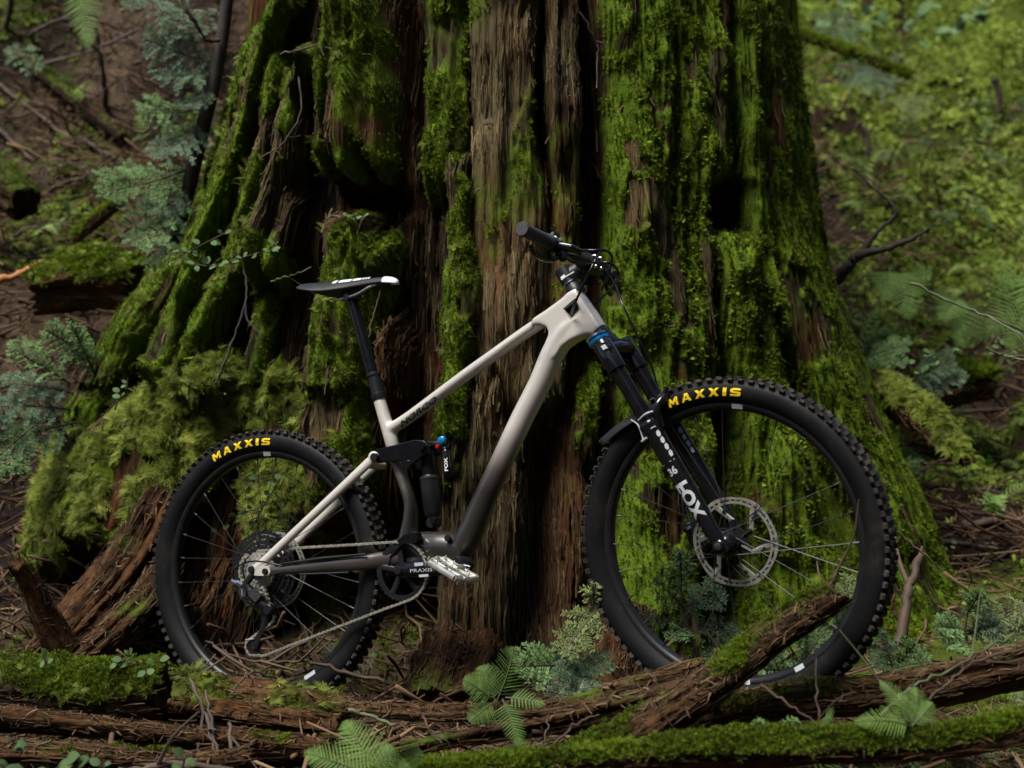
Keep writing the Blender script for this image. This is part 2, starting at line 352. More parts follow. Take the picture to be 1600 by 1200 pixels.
# ------------------------------------------------------------------ the ground and hillside: one sheet
def ledge(x, y): t = y * 1.25 + 1.7 * NZ(x * .45, y * .45, 40) + .5 * NZ2(x * 1.5, y * 1.5, 41); return t - np.floor(t)
def terrain_h(x, y):
    yr = np.array([-60, -20, -8, -4, -2, 0, 2, 2.9, 3.4, 3.9, 4.5, 5, 6.5, 8, 10, 12, 15, 25, 60, 120]); zr = np.array([34, 15, 6, 2.5, .5, -.65, -.32, -.09, -.09, -.02, .14, .32, .86, 1.58, 2.7, 4.05, 6.3, 13.5, 36, 60])  # rise behind the camera: unseen bank added to block low skylight
    yl = np.array([-60, -20, -8, -4, -2, 0, 2, 2.9, 3.4, 3.9, 4.3, 4.8, 6, 8, 10, 15, 25, 60, 120]); zl = np.array([34, 15, 6, 2.5, .5, -.65, -.32, -.10, -.09, -.02, .16, .52, 1.32, 2.98, 4.8, 9, 17, 40, 64])
    a = smooth(-1.6, 1.4, x); h = np.interp(y, yr, zr) * a + np.interp(y, yl, zl) * (1 - a)
    far = smooth(4.4, 7, y + .25 * np.abs(x))
    h = h + (.26 * NZ.fbm(x * .9, y * .9, 0, 3) + .11 * NZ.fbm(x * 2.3, y * 2.3, 2, 3)) * far + .018 * NZ2.fbm(x * 6, y * 6, 1, 3)
    # mossy banks with dark undercuts: steps across the slope
    q = NZ2(x * .55 + 3, y * .55, 5); h = h + far * .30 * smooth(.05, .22, q) + far * .26 * smooth(.0, .09, NZ(x * 1.3, y * 1.3, 9)) - far * .18 * smooth(.25, .45, NZ2(x * 1.1, y * 1.6, 14))
    fq = ledge(x, y); h = h + far * smooth(.2, 1.6, x) * .27 * (smooth(0, .30, fq) - fq)
    h = h + .10 * np.exp(-((x - .5) ** 2 / .20 + (y - 3.16) ** 2 / .05))
    return h
def mossf(x, y): return (1 - .60 * smooth(.2, 1.6, x) * smooth(.26, .14, ledge(x, y)) * smooth(.0, .06, ledge(x, y))) * (1 - (.8 - .45 * smooth(.2, 1.6, x)) * smooth(.22, .42, NZ2(x * 1.1, y * 1.6, 14))) * smooth(-.20, .38, NZ.fbm(x * .8, y * .8, 3, 4) + .85 * smooth(1.0, 2.2, x) * smooth(5.0, 6.2, y) - .22 * smooth(0, -1.5, x) - .5 * (1 - smooth(3.6, 5.2, y)))
gx = np.sinh(np.linspace(-4.2, 4.2, 470)) / math.sinh(4.2) * 110; 
gx = np.sort(np.r_[np.linspace(-4.6, 5.2, 330), gx[np.abs(gx) > 5.4]])
gy = np.sort(np.r_[np.linspace(2.3, 9.5, 300), np.linspace(9.6, 20, 90), -np.linspace(0, 1, 18) ** 1.5 * 60 + 2.2, 20.4 + np.linspace(0, 1, 22) ** 2 * 90])
GX, GY = np.meshgrid(gx, gy); GZ = terrain_h(GX, GY)
gm = mossf(GX, GY)
ground = link('ground', big_mesh('ground', np.stack([GX, GY, GZ], -1).reshape(-1, 3), grid_faces(len(gy), len(gx)), M_GROUND,
    {'moss': (gm * .9).ravel(), 'tone': (.5 + .5 * NZ2.fbm(GX * 2, GY * 2, 7, 3)).ravel(), 'red': (.35 * smooth(.1, .6, NZ2(GX * 1.7, GY * 1.7, 4))).ravel()})); tag(ground, kind='structure')
def ground_pts(n, x0, x1, y0, y1, keep=None):
    x = RNG.uniform(x0, x1, n); y = RNG.uniform(y0, y1, n)
    if keep is not None: k = keep(x, y) > RNG.random(n); x, y = x[k], y[k]
    z = terrain_h(x, y); e = .02; nx = -(terrain_h(x + e, y) - z) / e; ny = -(terrain_h(x, y + e) - z) / e
    N = np.stack([nx, ny, np.ones_like(nx)], 1); N /= np.linalg.norm(N, axis=1)[:, None]; return np.stack([x, y, z], 1), N

# ------------------------------------------------------------------ the old cedar: trunk as one swept, fluted, split surface
TCX, TCY = .03, 4.86
ZT = [-.4, 0, .2, .43, .64, .86, 1.15, 1.43, 1.86, 2.6, 4.6]
RT_R = [1.78, 1.60, 1.50, 1.415, 1.325, 1.24, 1.135, 1.08, 1.025, .98, .92]
RT_L = [1.98, 1.84, 1.78, 1.70, 1.62, 1.50, 1.30, 1.15, 1.02, .96, .90]
RT_F = [1.06, 1.02, .99, .97, .95, .94, .925, .905, .885, .86, .82]
def base_r(phi, z):
    s = np.sin(phi); w = np.abs(s) ** np.where(s > 0, 3.0, 4.0) * (np.cos(phi) > -.35) + np.abs(s) ** 2 * (np.cos(phi) <= -.35)
    side = np.where(s > 0, np.interp(z, ZT, RT_R), np.interp(z, ZT, RT_L)); return np.interp(z, ZT, RT_F) * (1 - w) + side * w
RIDGES = [  # ([(y, x, halfwidth)...], depth, moss, tone, red)   measured on the trunk's face, in photograph pixels
    ([(-80, 1000, 58), (150, 1000, 58), (350, 1008, 62), (560, 1032, 84), (700, 1056, 76), (850, 1056, 80), (1020, 1050, 95), (1250, 1050, 110)], .135, .90, .55, .2),
    ([(-80, 1106, 58), (150, 1110, 62), (285, 1100, 60), (420, 1090, 42), (560, 1100, 40), (640, 1105, 24)], .120, .92, .40, .15),
    ([(352, 1163, 46), (420, 1172, 47), (500, 1186, 52), (560, 1200, 52), (700, 1233, 44), (800, 1256, 52), (890, 1306, 46), (960, 1310, 30), (1020, 1310, 20)], .150, .86, .45, .25),
    ([(-80, 1184, 22), (150, 1187, 23), (300, 1203, 18), (400, 1221, 18), (520, 1243, 18)], .125, .80, .4, .1),
    ([(-80, 1226, 22), (150, 1234, 26), (300, 1254, 36), (400, 1272, 42), (560, 1318, 52), (700, 1372, 60), (800, 1430, 66), (900, 1470, 60), (1200, 1500, 60)], .075, .92, .4, .1),
    ([(-80, 790, 54), (100, 788, 55), (300, 793, 58), (450, 800, 70), (560, 792, 92), (700, 778, 96), (850, 757, 88), (1020, 742, 76), (1250, 740, 80)], .150, .38, .72, .20),
    ([(240, 714, 15), (350, 722, 18), (450, 736, 22), (550, 724, 28), (650, 712, 33), (780, 704, 26)], .165, .98, .4, .0),
    ([(-80, 879, 25), (100, 877, 27), (250, 880, 27), (400, 886, 30), (540, 876, 40)], .130, .42, .45, .30),
    ([(570, 925, 18), (640, 926, 22), (720, 922, 16)], .115, .9, .4, .2),
    ([(640, 885, 30), (760, 880, 45), (900, 880, 60), (1020, 880, 80), (1250, 880, 90)], .075, .30, .35, .35),
    ([(-80, 688, 38), (150, 688, 38), (300, 680, 38), (335, 676, 36)], .055, .72, .3, .0),
    ([(420, 684, 13), (520, 690, 13), (640, 684, 12)], .060, .75, .4, .0),
    ([(-80, 566, 56), (100, 566, 58), (250, 560, 54), (292, 558, 46)], .150, .80, .45, .35),
    ([(-80, 548, 15), (30, 545, 16), (100, 532, 17), (175, 525, 17), (250, 517, 17), (300, 511, 14)], .180, .95, .4, .0),
    ([(330, 560, 46), (400, 560, 56), (470, 546, 52), (560, 520, 56), (650, 512, 62), (720, 522, 62), (790, 532, 48)], .150, .95, .5, .3),
    ([(480, 596, 16), (560, 604, 22), (640, 606, 18)], .110, .25, .5, .9),
    ([(-80, 518, 14), (38, 505, 15), (112, 495, 15), (190, 491, 14)], .075, .9, .4, 0),
    ([(-60, 425, 13), (15, 405, 14), (82, 377, 15), (145, 355, 15), (225, 335, 16), (300, 318, 17), (380, 280, 24), (440, 226, 32), (510, 182, 36), (560, 150, 38), (620, 104, 42), (700, 40, 60)], .095, .95, .4, 0),
    ([(-60, 448, 15), (12, 430, 16), (75, 405, 17), (140, 385, 17), (195, 365, 17), (265, 341, 19), (330, 322, 20), (390, 300, 20), (442, 290, 22), (500, 262, 24), (550, 245, 24), (610, 222, 26)], .150, 1.0, .4, 0),
    ([(90, 420, 13), (162, 416, 14), (212, 415, 14), (250, 406, 15), (295, 394, 17), (350, 376, 20), (430, 354, 22), (480, 326, 22), (530, 308, 22), (580, 281, 22), (640, 264, 22), (690, 262, 20)], .140, .98, .5, .1),
    ([(90, 462, 13), (155, 447, 15), (200, 443, 16), (250, 436, 17), (300, 424, 18), (360, 408, 18), (420, 402, 18), (470, 396, 16)], .155, .95, .5, .1),
    ([(280, 446, 13), (340, 440, 14), (400, 430, 14), (460, 418, 14)], .130, .95, .4, 0),
    ([(460, 400, 15), (540, 388, 18), (620, 372, 20), (700, 356, 24)], .07, .75, .3, .1),
    ([(560, 335, 34), (640, 255, 110), (700, 205, 150), (760, 165, 135), (830, 115, 95), (910, 60, 70)], .135, 1.0, .4, .1),
    ([(560, 445, 36), (640, 432, 56), (700, 428, 68), (800, 420, 70), (880, 410, 56), (1000, 400, 50)], .100, .80, .4, .3),
    ([(880, 320, 60), (960, 300, 70), (1040, 300, 70), (1250, 300, 70)], .06, .2, .35, .5),
]
HOLES = [(1158, 322, 34, 36, .22), (560, 312, 48, 22, .14), (930, 130, 17, 240, .10), (640, 170, 10, 240, .05), (648, 520, 36, 190, .05), (1130, 470, 9, 75, .10), (846, 165, 7, 85, .06), (1150, 700, 26, 80, .12), (955, 620, 14, 60, .05), (478, 300, 16, 130, .06), (470, 500, 22, 110, .06), (1160, 935, 44, 75, .34), (525, 955, 105, 115, .40), (640, 880, 40, 120, .16), (850, 820, 30, 170, .10), (120, 900, 60, 60, .10)]
phs = np.r_[np.linspace(R(-112), R(112), 640), np.linspace(R(112), R(248), 50)[1:-1]]
zs = np.r_[np.linspace(-.4, 1.98, 500), np.linspace(1.98, 4.6, 40)[1:]]
PH, ZZ = np.meshgrid(phs, zs); B0 = base_r(PH, ZZ)
bx, by = TCX + B0 * np.sin(PH), TCY - B0 * np.cos(PH)
ppx, ppy = 800 + FPX * bx / by, 600 - FPX * (ZZ - CAM[2]) / by
front = smooth(-.25, .05, np.cos(PH))
rag = 30 * NZ.fbm(ppx * .045, ppy * .004, 61, 3) + 12 * NZ2.fbm(ppx * .16, ppy * .01, 62, 2)
wob = 7 * NZ.fbm(PH * 3, ZZ * 2.4, 1, 3) + 3 * NZ2.fbm(PH * 12, ZZ * 6, 3, 2)
dep = np.full(PH.shape, .0); mos = .12 + .62 * smooth(.1, .5, np.sin(PH)) + .45 * smooth(-.86, -.97, np.sin(PH)); ton = np.full(PH.shape, .10); red = np.full(PH.shape, .22)
for pts, d, mo, to, rd in RIDGES:
    ys, xs, hw = [np.array(q, float) for q in zip(*pts)]
    dx = (ppx + wob - np.interp(ppy, ys, xs)) / np.interp(ppy, ys, hw)
    tp = min(40, .25 * (ys[-1] - ys[0])); e0 = smooth(ys[0] - 14, ys[0] + tp, ppy + rag); e1 = 1 - smooth(ys[-1] - 1.4 * tp, ys[-1] + 8, ppy + rag)
    d = d * (1 + .55 * smooth(-.25, -.6, np.sin(PH)) * (ppy < 600))
    pr = np.clip(1 - np.abs(dx) ** 3.2, 0, 1) ** .62 * e0 * e1 * front
    h = d * pr * (.92 + .22 * NZ.fbm(ppx * .02, ppy * .006, hw[0], 2))
    up = h > dep; a = np.where(up, np.clip(pr * 2.2, 0, 1), 0)
    dep = np.maximum(dep, h); mos = mos * (1 - a) + mo * a; ton = ton * (1 - a) + to * a; red = red * (1 - a) + rd * a
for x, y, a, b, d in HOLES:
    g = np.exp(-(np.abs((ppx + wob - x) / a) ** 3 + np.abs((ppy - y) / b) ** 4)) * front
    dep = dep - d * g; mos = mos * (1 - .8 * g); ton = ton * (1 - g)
ton = ton * (1 - .6 * smooth(600, 780, ppy) * front); mos = mos * (1 - .5 * smooth(700, 860, ppy) * front * np.exp(-((ppx - 760) / 150) ** 2))  # darker towards the foot: shade between the wheels put into the wood tone
bk = 1 - front; dep = dep + bk * .07 * np.abs(NZ.fbm(PH * 3.2, ZZ * .5, 8, 2))
# long splits, fibres, crumbled patches, moss cushions
spl = np.abs(NZ.fbm(PH * 15, ZZ * .8 + PH * .8, 2, 2)); dep = dep - .036 * (1 - smooth(.0, .10, spl)) * (1 - .55 * mos)
spl2 = np.abs(NZ2.fbm(PH * 34, ZZ * 2.2, 4, 2)); dep = dep - .015 * (1 - smooth(0, .16, spl2)) * (1 - .5 * mos)
dep = dep + .010 * NZ.fbm(PH * 42, ZZ * 2.4, 5, 2) + .007 * NZ2.fbm(PH * 95, ZZ * 5, 6, 2) + .016 * NZ2.fbm(PH * 6, ZZ * 5, 11, 3)
mos = mos - .55 * smooth(.18, .5, NZ.fbm(PH * 15, ZZ * 7, 71, 3)) * (mos > .88)
mos = np.clip(mos + (.25 + .4 * smooth(.25, .6, mos)) * (1 - .68 * smooth(.05, .18, np.sin(PH))) * NZ2.fbm(PH * 8, ZZ * 4.5, 21, 3) * (mos < .9), 0, 1.1)
dep = dep + smooth(.45, .9, mos) * (.008 + .007 * NZ.fbm(PH * 30, ZZ * 16, 13, 4, .6) + .010 * NZ2.fbm(PH * 11, ZZ * 5, 14, 3))
rr = np.maximum(B0 - .075, .2)
sw = .88 * smooth(.25, .95, np.abs(np.sin(PH))) * front                         # on the flanks the plates stand towards the open side, not straight out
VX, VY = TCX + rr * np.sin(PH) + dep * np.sin(PH) * (1 - sw), TCY - rr * np.cos(PH) - dep * (np.cos(PH) * (1 - sw) + sw)
TV = np.stack([VX, VY, ZZ], -1)
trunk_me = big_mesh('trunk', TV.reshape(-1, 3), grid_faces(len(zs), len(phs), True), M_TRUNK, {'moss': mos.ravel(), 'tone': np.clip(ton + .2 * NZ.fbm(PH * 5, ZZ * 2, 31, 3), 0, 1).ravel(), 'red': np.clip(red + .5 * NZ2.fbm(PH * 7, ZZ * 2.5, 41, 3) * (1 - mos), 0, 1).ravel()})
cedar = thing('cedar_tree', 'huge mossy old tree with a deeply split trunk behind the bike', 'tree', (TCX, TCY, 0)); 
def under(o, root):
    o.parent = root; o.matrix_parent_inverse = Matrix.Translation(-Vector(root.location)); return o
trunk = under(link('trunk', trunk_me), cedar)
# normals of the trunk for the sprigs
du = np.gradient(TV, axis=1); dv = np.gradient(TV, axis=0); TN = np.cross(du, dv); TN /= np.linalg.norm(TN, axis=-1)[..., None] + 1e-9
AREA = np.linalg.norm(np.cross(du, dv), axis=-1)
vis = (np.abs(PH) < R(110)) & (ZZ > -.05) & (ZZ < 1.97)
def trunk_sample(wgt, n):
    w = (wgt * AREA * vis).ravel(); i = RNG.choice(w.size, n, p=w / w.sum()); j = RNG.normal(0, .0022, (n, 3)); return TV.reshape(-1, 3)[i] + j, TN.reshape(-1, 3)[i], i
clump = .5 + .5 * NZ2.fbm(PH * 22, ZZ * 18, 51, 3)
mound = np.zeros_like(PH)
for pts in (RIDGES[23][0], RIDGES[24][0]):
    ys, xs, hw = [np.array(q, float) for q in zip(*pts)]; mound = np.maximum(mound, np.clip(1.3 - np.abs((ppx - np.interp(ppy, ys, xs)) / np.interp(ppy, ys, hw)) ** 2, 0, 1) * smooth(ys[0] - 20, ys[0] + 30, ppy) * (1 - smooth(ys[-1] - 30, ys[-1], ppy + rag)))
P, N, i = trunk_sample(smooth(.5, .95, mos + .3 * (clump - .5)) * (1 - .7 * mound) * (1 - .6 * smooth(.08, .2, np.sin(PH)) * (clump < .6)), 95000)
under(scatter('moss', P, N + [0, 0, .35], RNG.uniform(.005, .0120, len(P)) * (.7 + .6 * clump.ravel()[i]) * (.62 + .38 * smooth(-.75, -.3, np.sin(PH.ravel()[i]))), .14 + .62 * clump.ravel()[i] + RNG.normal(0, .17, len(P)), T_MOSS), cedar)
P, N, i = trunk_sample(mound * smooth(.4, .7, mos) * (.15 + smooth(.3, .7, clump)), 9000)
under(scatter('moss', P, N * .6 + [-.2, -.35, .35], RNG.uniform(.018, .050, len(P)), .2 + .55 * clump.ravel()[i] + RNG.normal(0, .18, len(P)), T_FEATH, tilt=.5), cedar)
pl = np.exp(-((ppx - 1062) / 55) ** 2) * smooth(60, 300, ppy) * (1 - smooth(560, 620, ppy)) + .8 * np.exp(-((ppx - 1200 - (ppy - 500) * .25) / 40) ** 2) * smooth(400, 470, ppy) * (1 - smooth(800, 880, ppy))
P, N, i = trunk_sample(pl * smooth(.35, .7, mos) * (clump > .45), 2600)
under(scatter('moss', P + N * .004, N * .5 + [0, -.2, .8], RNG.uniform(.006, .014, len(P)), .35 + RNG.normal(.1, .25, len(P)), T_SCALE, tilt=.4), cedar)
VT = dv / (np.linalg.norm(dv, axis=-1)[..., None] + 1e-9)
bare = np.clip(1.0 - smooth(.18, .52, mos), 0.004, 1) * (.3 + ton + .6 * red) * (np.abs(PH) < R(80)) * (1 - mound)
P, N, i = trunk_sample(bare * (red < .42), 12000)
under(scatter('wood_fibres', P + N * .001, N, RNG.uniform(.022, .11, len(P)) , np.clip(.38 + .5 * (ton.ravel()[i] - .5) + RNG.normal(0, .17, len(P)), 0, 1), T_SLIV, tilt=.05, along=VT.reshape(-1, 3)[i]), cedar)
P, N, i = trunk_sample(bare * (red > .30), 3500)
under(scatter('wood_fibres', P + N * .001, N, RNG.uniform(.03, .12, len(P)) , np.clip(.36 + RNG.normal(0, .18, len(P)), 0, 1), T_SLIVR, tilt=.05, along=VT.reshape(-1, 3)[i]), cedar)
# hanging strands and dead brown moss between the cushions
P, N, i = trunk_sample(smooth(.6, .95, mos) * (1 - mound) * smooth(.55, .75, clump) * (np.sin(PH) < -.1), 2600)
under(scatter('moss', P, N * .5 + [0, -.3, .15], RNG.uniform(.012, .034, len(P)), .35 + RNG.normal(0, .22, len(P)), T_FEATH, tilt=.5), cedar)
# needles and crumbs caught on the trunk
P, N, i = trunk_sample(smooth(.2, .6, TN[..., 2]) + .02, 1800)
under(scatter('caught_litter', P + N * .003, N, RNG.uniform(.010, .035, len(P)), RNG.beta(1.4, 2.2, len(P)), T_CHIP), cedar)

# ------------------------------------------------------------------ the surrounding forest, added out of view to block low skylight
fr_ = np.random.default_rng(5); tv = MB(); cp, cn = [], []
for k in range(90):
    a = fr_.uniform(0, 2 * np.pi); d = 9 + 26 * fr_.random() ** .8; x, y = d * math.sin(a), d * math.cos(a)
    if y > -1 and abs(x) < .9 * y + 4 and y < 30: continue          # the glade that the photograph looks into
    if 190 < math.degrees(a) % 360 < 285 and d < 26: continue            # the opening the light falls through
    h = fr_.uniform(16, 30); z = float(terrain_h(np.array(x), np.array(y))); r = fr_.uniform(.16, .42)
    tv.tube([(x, y, z - .5), (x, y, z + h * .5), (x + fr_.normal(0, .3), y, z + h)], [r * 1.3, r, r * .15], 9)
    n = 46; t = fr_.uniform(.12, 1, n) ** .9; rr_c = (1.05 - t) * h * .17 + .3; aa = fr_.uniform(0, 6.28, n); q = np.sqrt(fr_.random(n))
    cp.append(np.stack([x + rr_c * q * np.cos(aa), y + rr_c * q * np.sin(aa), z + t * h], 1)); cn.append(np.stack([np.cos(aa) * .5, np.sin(aa) * .5, np.full(n, .9)], 1))
fo_ = tv.build('added_shade_trees', M_BARK); tag(fo_, kind='stuff')
cp, cn = np.vstack(cp), np.vstack(cn)
M_CROWN = leaf_mat('added_shade_crowns', (.018, .035, .014), (.05, .085, .03))
T_CROWN = [make_leafclump(80 + i, M_CROWN, 16, .75) for i in range(3)]
tag(scatter('added_shade_crowns', cp, cn, fr_.uniform(.7, 1.7, len(cp)), fr_.random(len(cp)), T_CROWN), kind='stuff')
# ------------------------------------------------------------------ logs, roots, branches and plants
def gp(px, py, lift=0.0):
    """where the line of sight through a photograph pixel meets the ground"""
    Y = np.arange(2.3, 40, .01); z = CAM[2] + (600 - py) / FPX * Y; x = (px - 800) / FPX * Y
    k = np.argmax(z < terrain_h(x, Y)); return np.array([x[k], Y[k], z[k] + lift])

def log_mesh(path, rad, n=44, m=90, slivers=0, seed=0, moss=.6, tone=.5, red=.4, fib=.10, lump=.12, layer=0.0, ends=(1, 1), up_moss=1.0):
    """a decayed log: fibres along its length, uneven outline, ragged ends"""
    P = catmull(path, 16); s = np.r_[0, np.cumsum(np.linalg.norm(np.diff(P, axis=0), axis=1))]; L = s[-1]
    t = np.linspace(0, L, m); P = np.stack([np.interp(t, s, P[:, k]) for k in range(3)], 1); r = np.interp(t / L, np.linspace(0, 1, len(rad)), rad)
    P, T, A, B = frames(P); th = np.arange(n) * 2 * np.pi / n; TH, TT = np.meshgrid(th, t); k = seed * 3.7
    rel = 1 + lump * NZ.fbm(np.cos(TH) * 1.1 + k, np.sin(TH) * 1.1, TT * 3.2, 3) + fib * NZ2.fbm(np.cos(TH) * 4.2 + k, np.sin(TH) * 4.2, TT * 1.5, 3) + .4 * fib * NZ.fbm(np.cos(TH) * 12 + k, np.sin(TH) * 12, TT * 2.5, 2) + .07 * NZ2.fbm(np.cos(TH) * 3 + k, np.sin(TH) * 3, TT * 22, 3) - .12 * (1 - smooth(0, .12, np.abs(NZ.fbm(np.cos(TH) * 2.6 - k, np.sin(TH) * 2.6, TT * 2.2, 2))))
    if layer: q = NZ.fbm(np.cos(TH) * 2.3 + k, np.sin(TH) * 2.3, TT * .9, 2); rel = rel - layer * (np.floor(q * 4.2) / 4.2 + .25 * smooth(0, 1, (q * 4.2) % 1))
    rel = np.maximum(rel, .3); R_ = r[:, None] * rel
    V = P[:, None] + (R_ * np.cos(TH))[..., None] * A[:, None] + (R_ * np.sin(TH))[..., None] * B[:, None]
    jag = .9 * r[0] * NZ2.fbm(np.cos(th) * 2.5 + k, np.sin(th) * 2.5, 1, 3)
    for e, i, sg in ((ends[0], 0, -1), (ends[1], m - 1, 1)):
        if e:
            for d in range(5):
                q = i + (d if sg < 0 else -d); V[q] += (np.abs(jag) * sg * e * (1 - d / 5))[:, None] * T[i]
    V = V.reshape(-1, 3); F = grid_faces(m, n, True)
    # ragged end faces: an inner, sunken ring and a centre
    ex_v, ex_f = [], []; base = len(V)
    for i, sg in ((0, -1), (m - 1, 1)):
        ring = V[i * n:(i + 1) * n]; c = ring.mean(0) - T[i] * sg * r[i] * .25; inner = c + (ring - c) * .55 - T[i] * sg * r[i] * .12; o = base + len(ex_v) ; ex_v += list(inner) + [c]
        for j in range(n):
            j2 = (j + 1) % n; ex_f += [(i * n + j, i * n + j2, o + j2, o + j), (o + j, o + j2, o + n, o + n)]
    V = np.vstack([V, np.array(ex_v)]); 
    N = np.zeros((m, n, 3)); N = (np.cos(TH)[..., None] * A[:, None] + np.sin(TH)[..., None] * B[:, None]); up = N[..., 2]
    nz_ = NZ.fbm(V[:m * n, 0].reshape(m, n) * 5, V[:m * n, 1].reshape(m, n) * 5, V[:m * n, 2].reshape(m, n) * 5 + k, 3)
    mo = np.clip(moss * (smooth(-.35, .75, up) * up_moss + (1 - up_moss)) + .45 * nz_, 0, 1.1); e2 = 2 * (n + 1)
    att = {'moss': np.r_[mo.ravel(), np.zeros(e2)], 'tone': np.r_[np.clip(tone + .3 * NZ2.fbm(TH, TT * 3, k, 2), 0, 1).ravel(), np.full(e2, tone)], 'red': np.r_[np.clip(red + .5 * NZ.fbm(np.cos(TH) * 2, np.sin(TH) * 2, TT * 2 + k, 2), 0, 1).ravel(), np.full(e2, red * 1.2)]}
    F2 = np.array(ex_f); F = np.vstack([F, F2])
    return V, F, att, V[:m * n], N.reshape(-1, 3), mo.ravel()
def fix_tris(me):
    bm = bmesh.new(); bm.from_mesh(me); bmesh.ops.dissolve_degenerate(bm, edges=bm.edges, dist=1e-6); bm.to_mesh(me); bm.free()
    me.polygons.foreach_set('use_smooth', [True] * len(me.polygons)); return me
def log(name, label, cat, path, rad, tufts=0, feather=0, tint=.45, mat=None, parent=None, group=None, tsc=(.004, .011), fsc=(.02, .04), **kw):
    V, F, att, PV, PN, mo = log_mesh(path, rad, **kw); c = np.asarray(path[0], float)
    if parent is None:
        root = thing(name, label, cat, c, group)
        o = under(link('wood', fix_tris(big_mesh(name, V, F, mat or M_LOG, att))), root)
    else: root = parent; o = under(link(name, fix_tris(big_mesh(name, V, F, mat or M_LOG, att))), root)
    n_ = kw.get('n', 44); m_ = kw.get('m', 90); PV3 = PV.reshape(m_, n_, 3); AX = np.gradient(PV3, axis=0).reshape(-1, 3); AX /= np.linalg.norm(AX, axis=1)[:, None] + 1e-9
    cnt = int(kw.get('slivers', 260)); w = np.clip(1.05 - smooth(.4, .8, mo), .02, 1) * smooth(-.75, -.1, PN[:, 2] - .6 * PN[:, 1])
    if cnt:
        i = RNG.choice(len(PV), cnt, p=w / w.sum()); Lg = np.linalg.norm(np.asarray(path[-1]) - np.asarray(path[0]))
        under(scatter('wood_fibres', PV[i] + RNG.normal(0, .004, (cnt, 3)), PN[i], RNG.uniform(.012, .065, cnt), np.clip(.44 + RNG.normal(0, .2, cnt), 0, 1), T_SLIVR + T_SLIV[:2], tilt=.10, along=AX[i]), root)
        i = RNG.choice(len(PV), cnt // 2, p=w / w.sum()); up_ = PN[i][:, 2] > -.1
        under(scatter('caught_litter', PV[i][up_] + PN[i][up_] * .002, PN[i][up_], RNG.uniform(.008, .03, up_.sum()), RNG.beta(1.5, 2.2, up_.sum()), T_CHIP, tilt=.5), root)
    for cnt, pr, sc_, nb in ((tufts, T_MOSS, tsc, .35), (feather, T_FEATH, fsc, .5)):
        if cnt:
            w = smooth(.45, .8, mo); i = RNG.choice(len(PV), cnt, p=w / w.sum()); sgm = .45 * np.mean(rad) * 2 * np.pi / kw.get('n', 44) + .003
            cl = .5 + .5 * NZ2.fbm(PV[i, 0] * 14, PV[i, 1] * 14, PV[i, 2] * 14, 3)
            under(scatter('moss', PV[i] + RNG.normal(0, sgm, (cnt, 3)), PN[i] + [0, -.1, .35], RNG.uniform(*sc_, cnt), tint + .45 * (cl - .5) + RNG.normal(0, .13, cnt), pr, tilt=nb), root)
    return root
A_ = at
# --- foreground wood
log('mossy_log', 'short log thick with green moss at the lower left, its dark cut end facing right', 'log', [A_(-150, 1078, 3.22), A_(60, 1080, 3.2), A_(170, 1083, 3.19), A_(249, 1076, 3.17)], [.062, .060, .058, .056], tufts=11000, feather=350, tint=.42, moss=1.0, red=.2, tone=.2, seed=1, ends=(0, .25), fsc=(.012, .028), lump=.2)
rl = log('rotten_log', 'crumbling orange brown log with layered splits under the rear wheel', 'log', [A_(215, 1112, 3.42), A_(300, 1112, 3.38), A_(400, 1122, 3.36), A_(470, 1132, 3.34), A_(528, 1138, 3.33)], [.070, .078, .076, .074, .064], tufts=500, feather=900, tint=.40, slivers=700, moss=.50, red=.75, tone=.85, seed=2, layer=.30, fib=.16, lump=.20, n=64, m=120, ends=(0, .5), fsc=(.015, .035))
for q, (pts, rd, sd) in enumerate((([(-120, 1118, 3.10), (60, 1128, 3.1), (240, 1148, 3.12), (420, 1165, 3.14), (500, 1170, 3.16)], [.030, .028, .026, .030, .02], 3), ([(-120, 1172, 3.0), (80, 1178, 3.0), (220, 1188, 3.02), (330, 1196, 3.05)], [.026, .024, .022, .015], 4), ([(250, 1178, 3.2), (380, 1180, 3.2), (515, 1172, 3.22)], [.030, .034, .024], 5))):
    log('wood_slab', None, None, [A_(*p) for p in pts], rd, moss=.32, red=.45, tone=.40, seed=sd, layer=.3, fib=.2, n=40, m=90, parent=rl, slivers=800, tufts=500)
log('split_pole', 'thin split pole with orange splinters lying between the wheels', 'log', [A_(543, 1106, 3.12), A_(640, 1112, 3.1), (A_(740, 1113, 3.08)), A_(860, 1107, 3.06), A_(960, 1082, 3.02), A_(1095, 1046, 2.97)], [.011, .017, .017, .014, .017, .020], slivers=700, moss=.22, red=.45, tone=.6, seed=6, layer=.35, fib=.3, n=28, m=120)
log('dark_pole', 'dark rotting pole sloping just below the thin split pole', 'log', [A_(600, 1180, 3.0), A_(700, 1157, 3.0), A_(850, 1134, 2.99), A_(990, 1098, 2.97), A_(1110, 1066, 2.95)], [.014, .018, .022, .024, .022], moss=.25, red=.3, tone=.35, seed=7, layer=.25, fib=.25, n=30, m=110)
log('leaning_log', 'mossy broken log slanting up across the front wheel', 'log', [A_(860, 1232, 2.86), A_(985, 1160, 2.87), A_(1085, 1092, 2.88), A_(1180, 1020, 2.89), A_(1245, 972, 2.89), A_(1300, 936, 2.89)], [.046, .043, .039, .034, .031, .028], tufts=5200, tint=.45, slivers=700, moss=.60, red=.15, tone=.32, seed=8, fib=.22, layer=.12, n=48, m=150, ends=(0, .8))
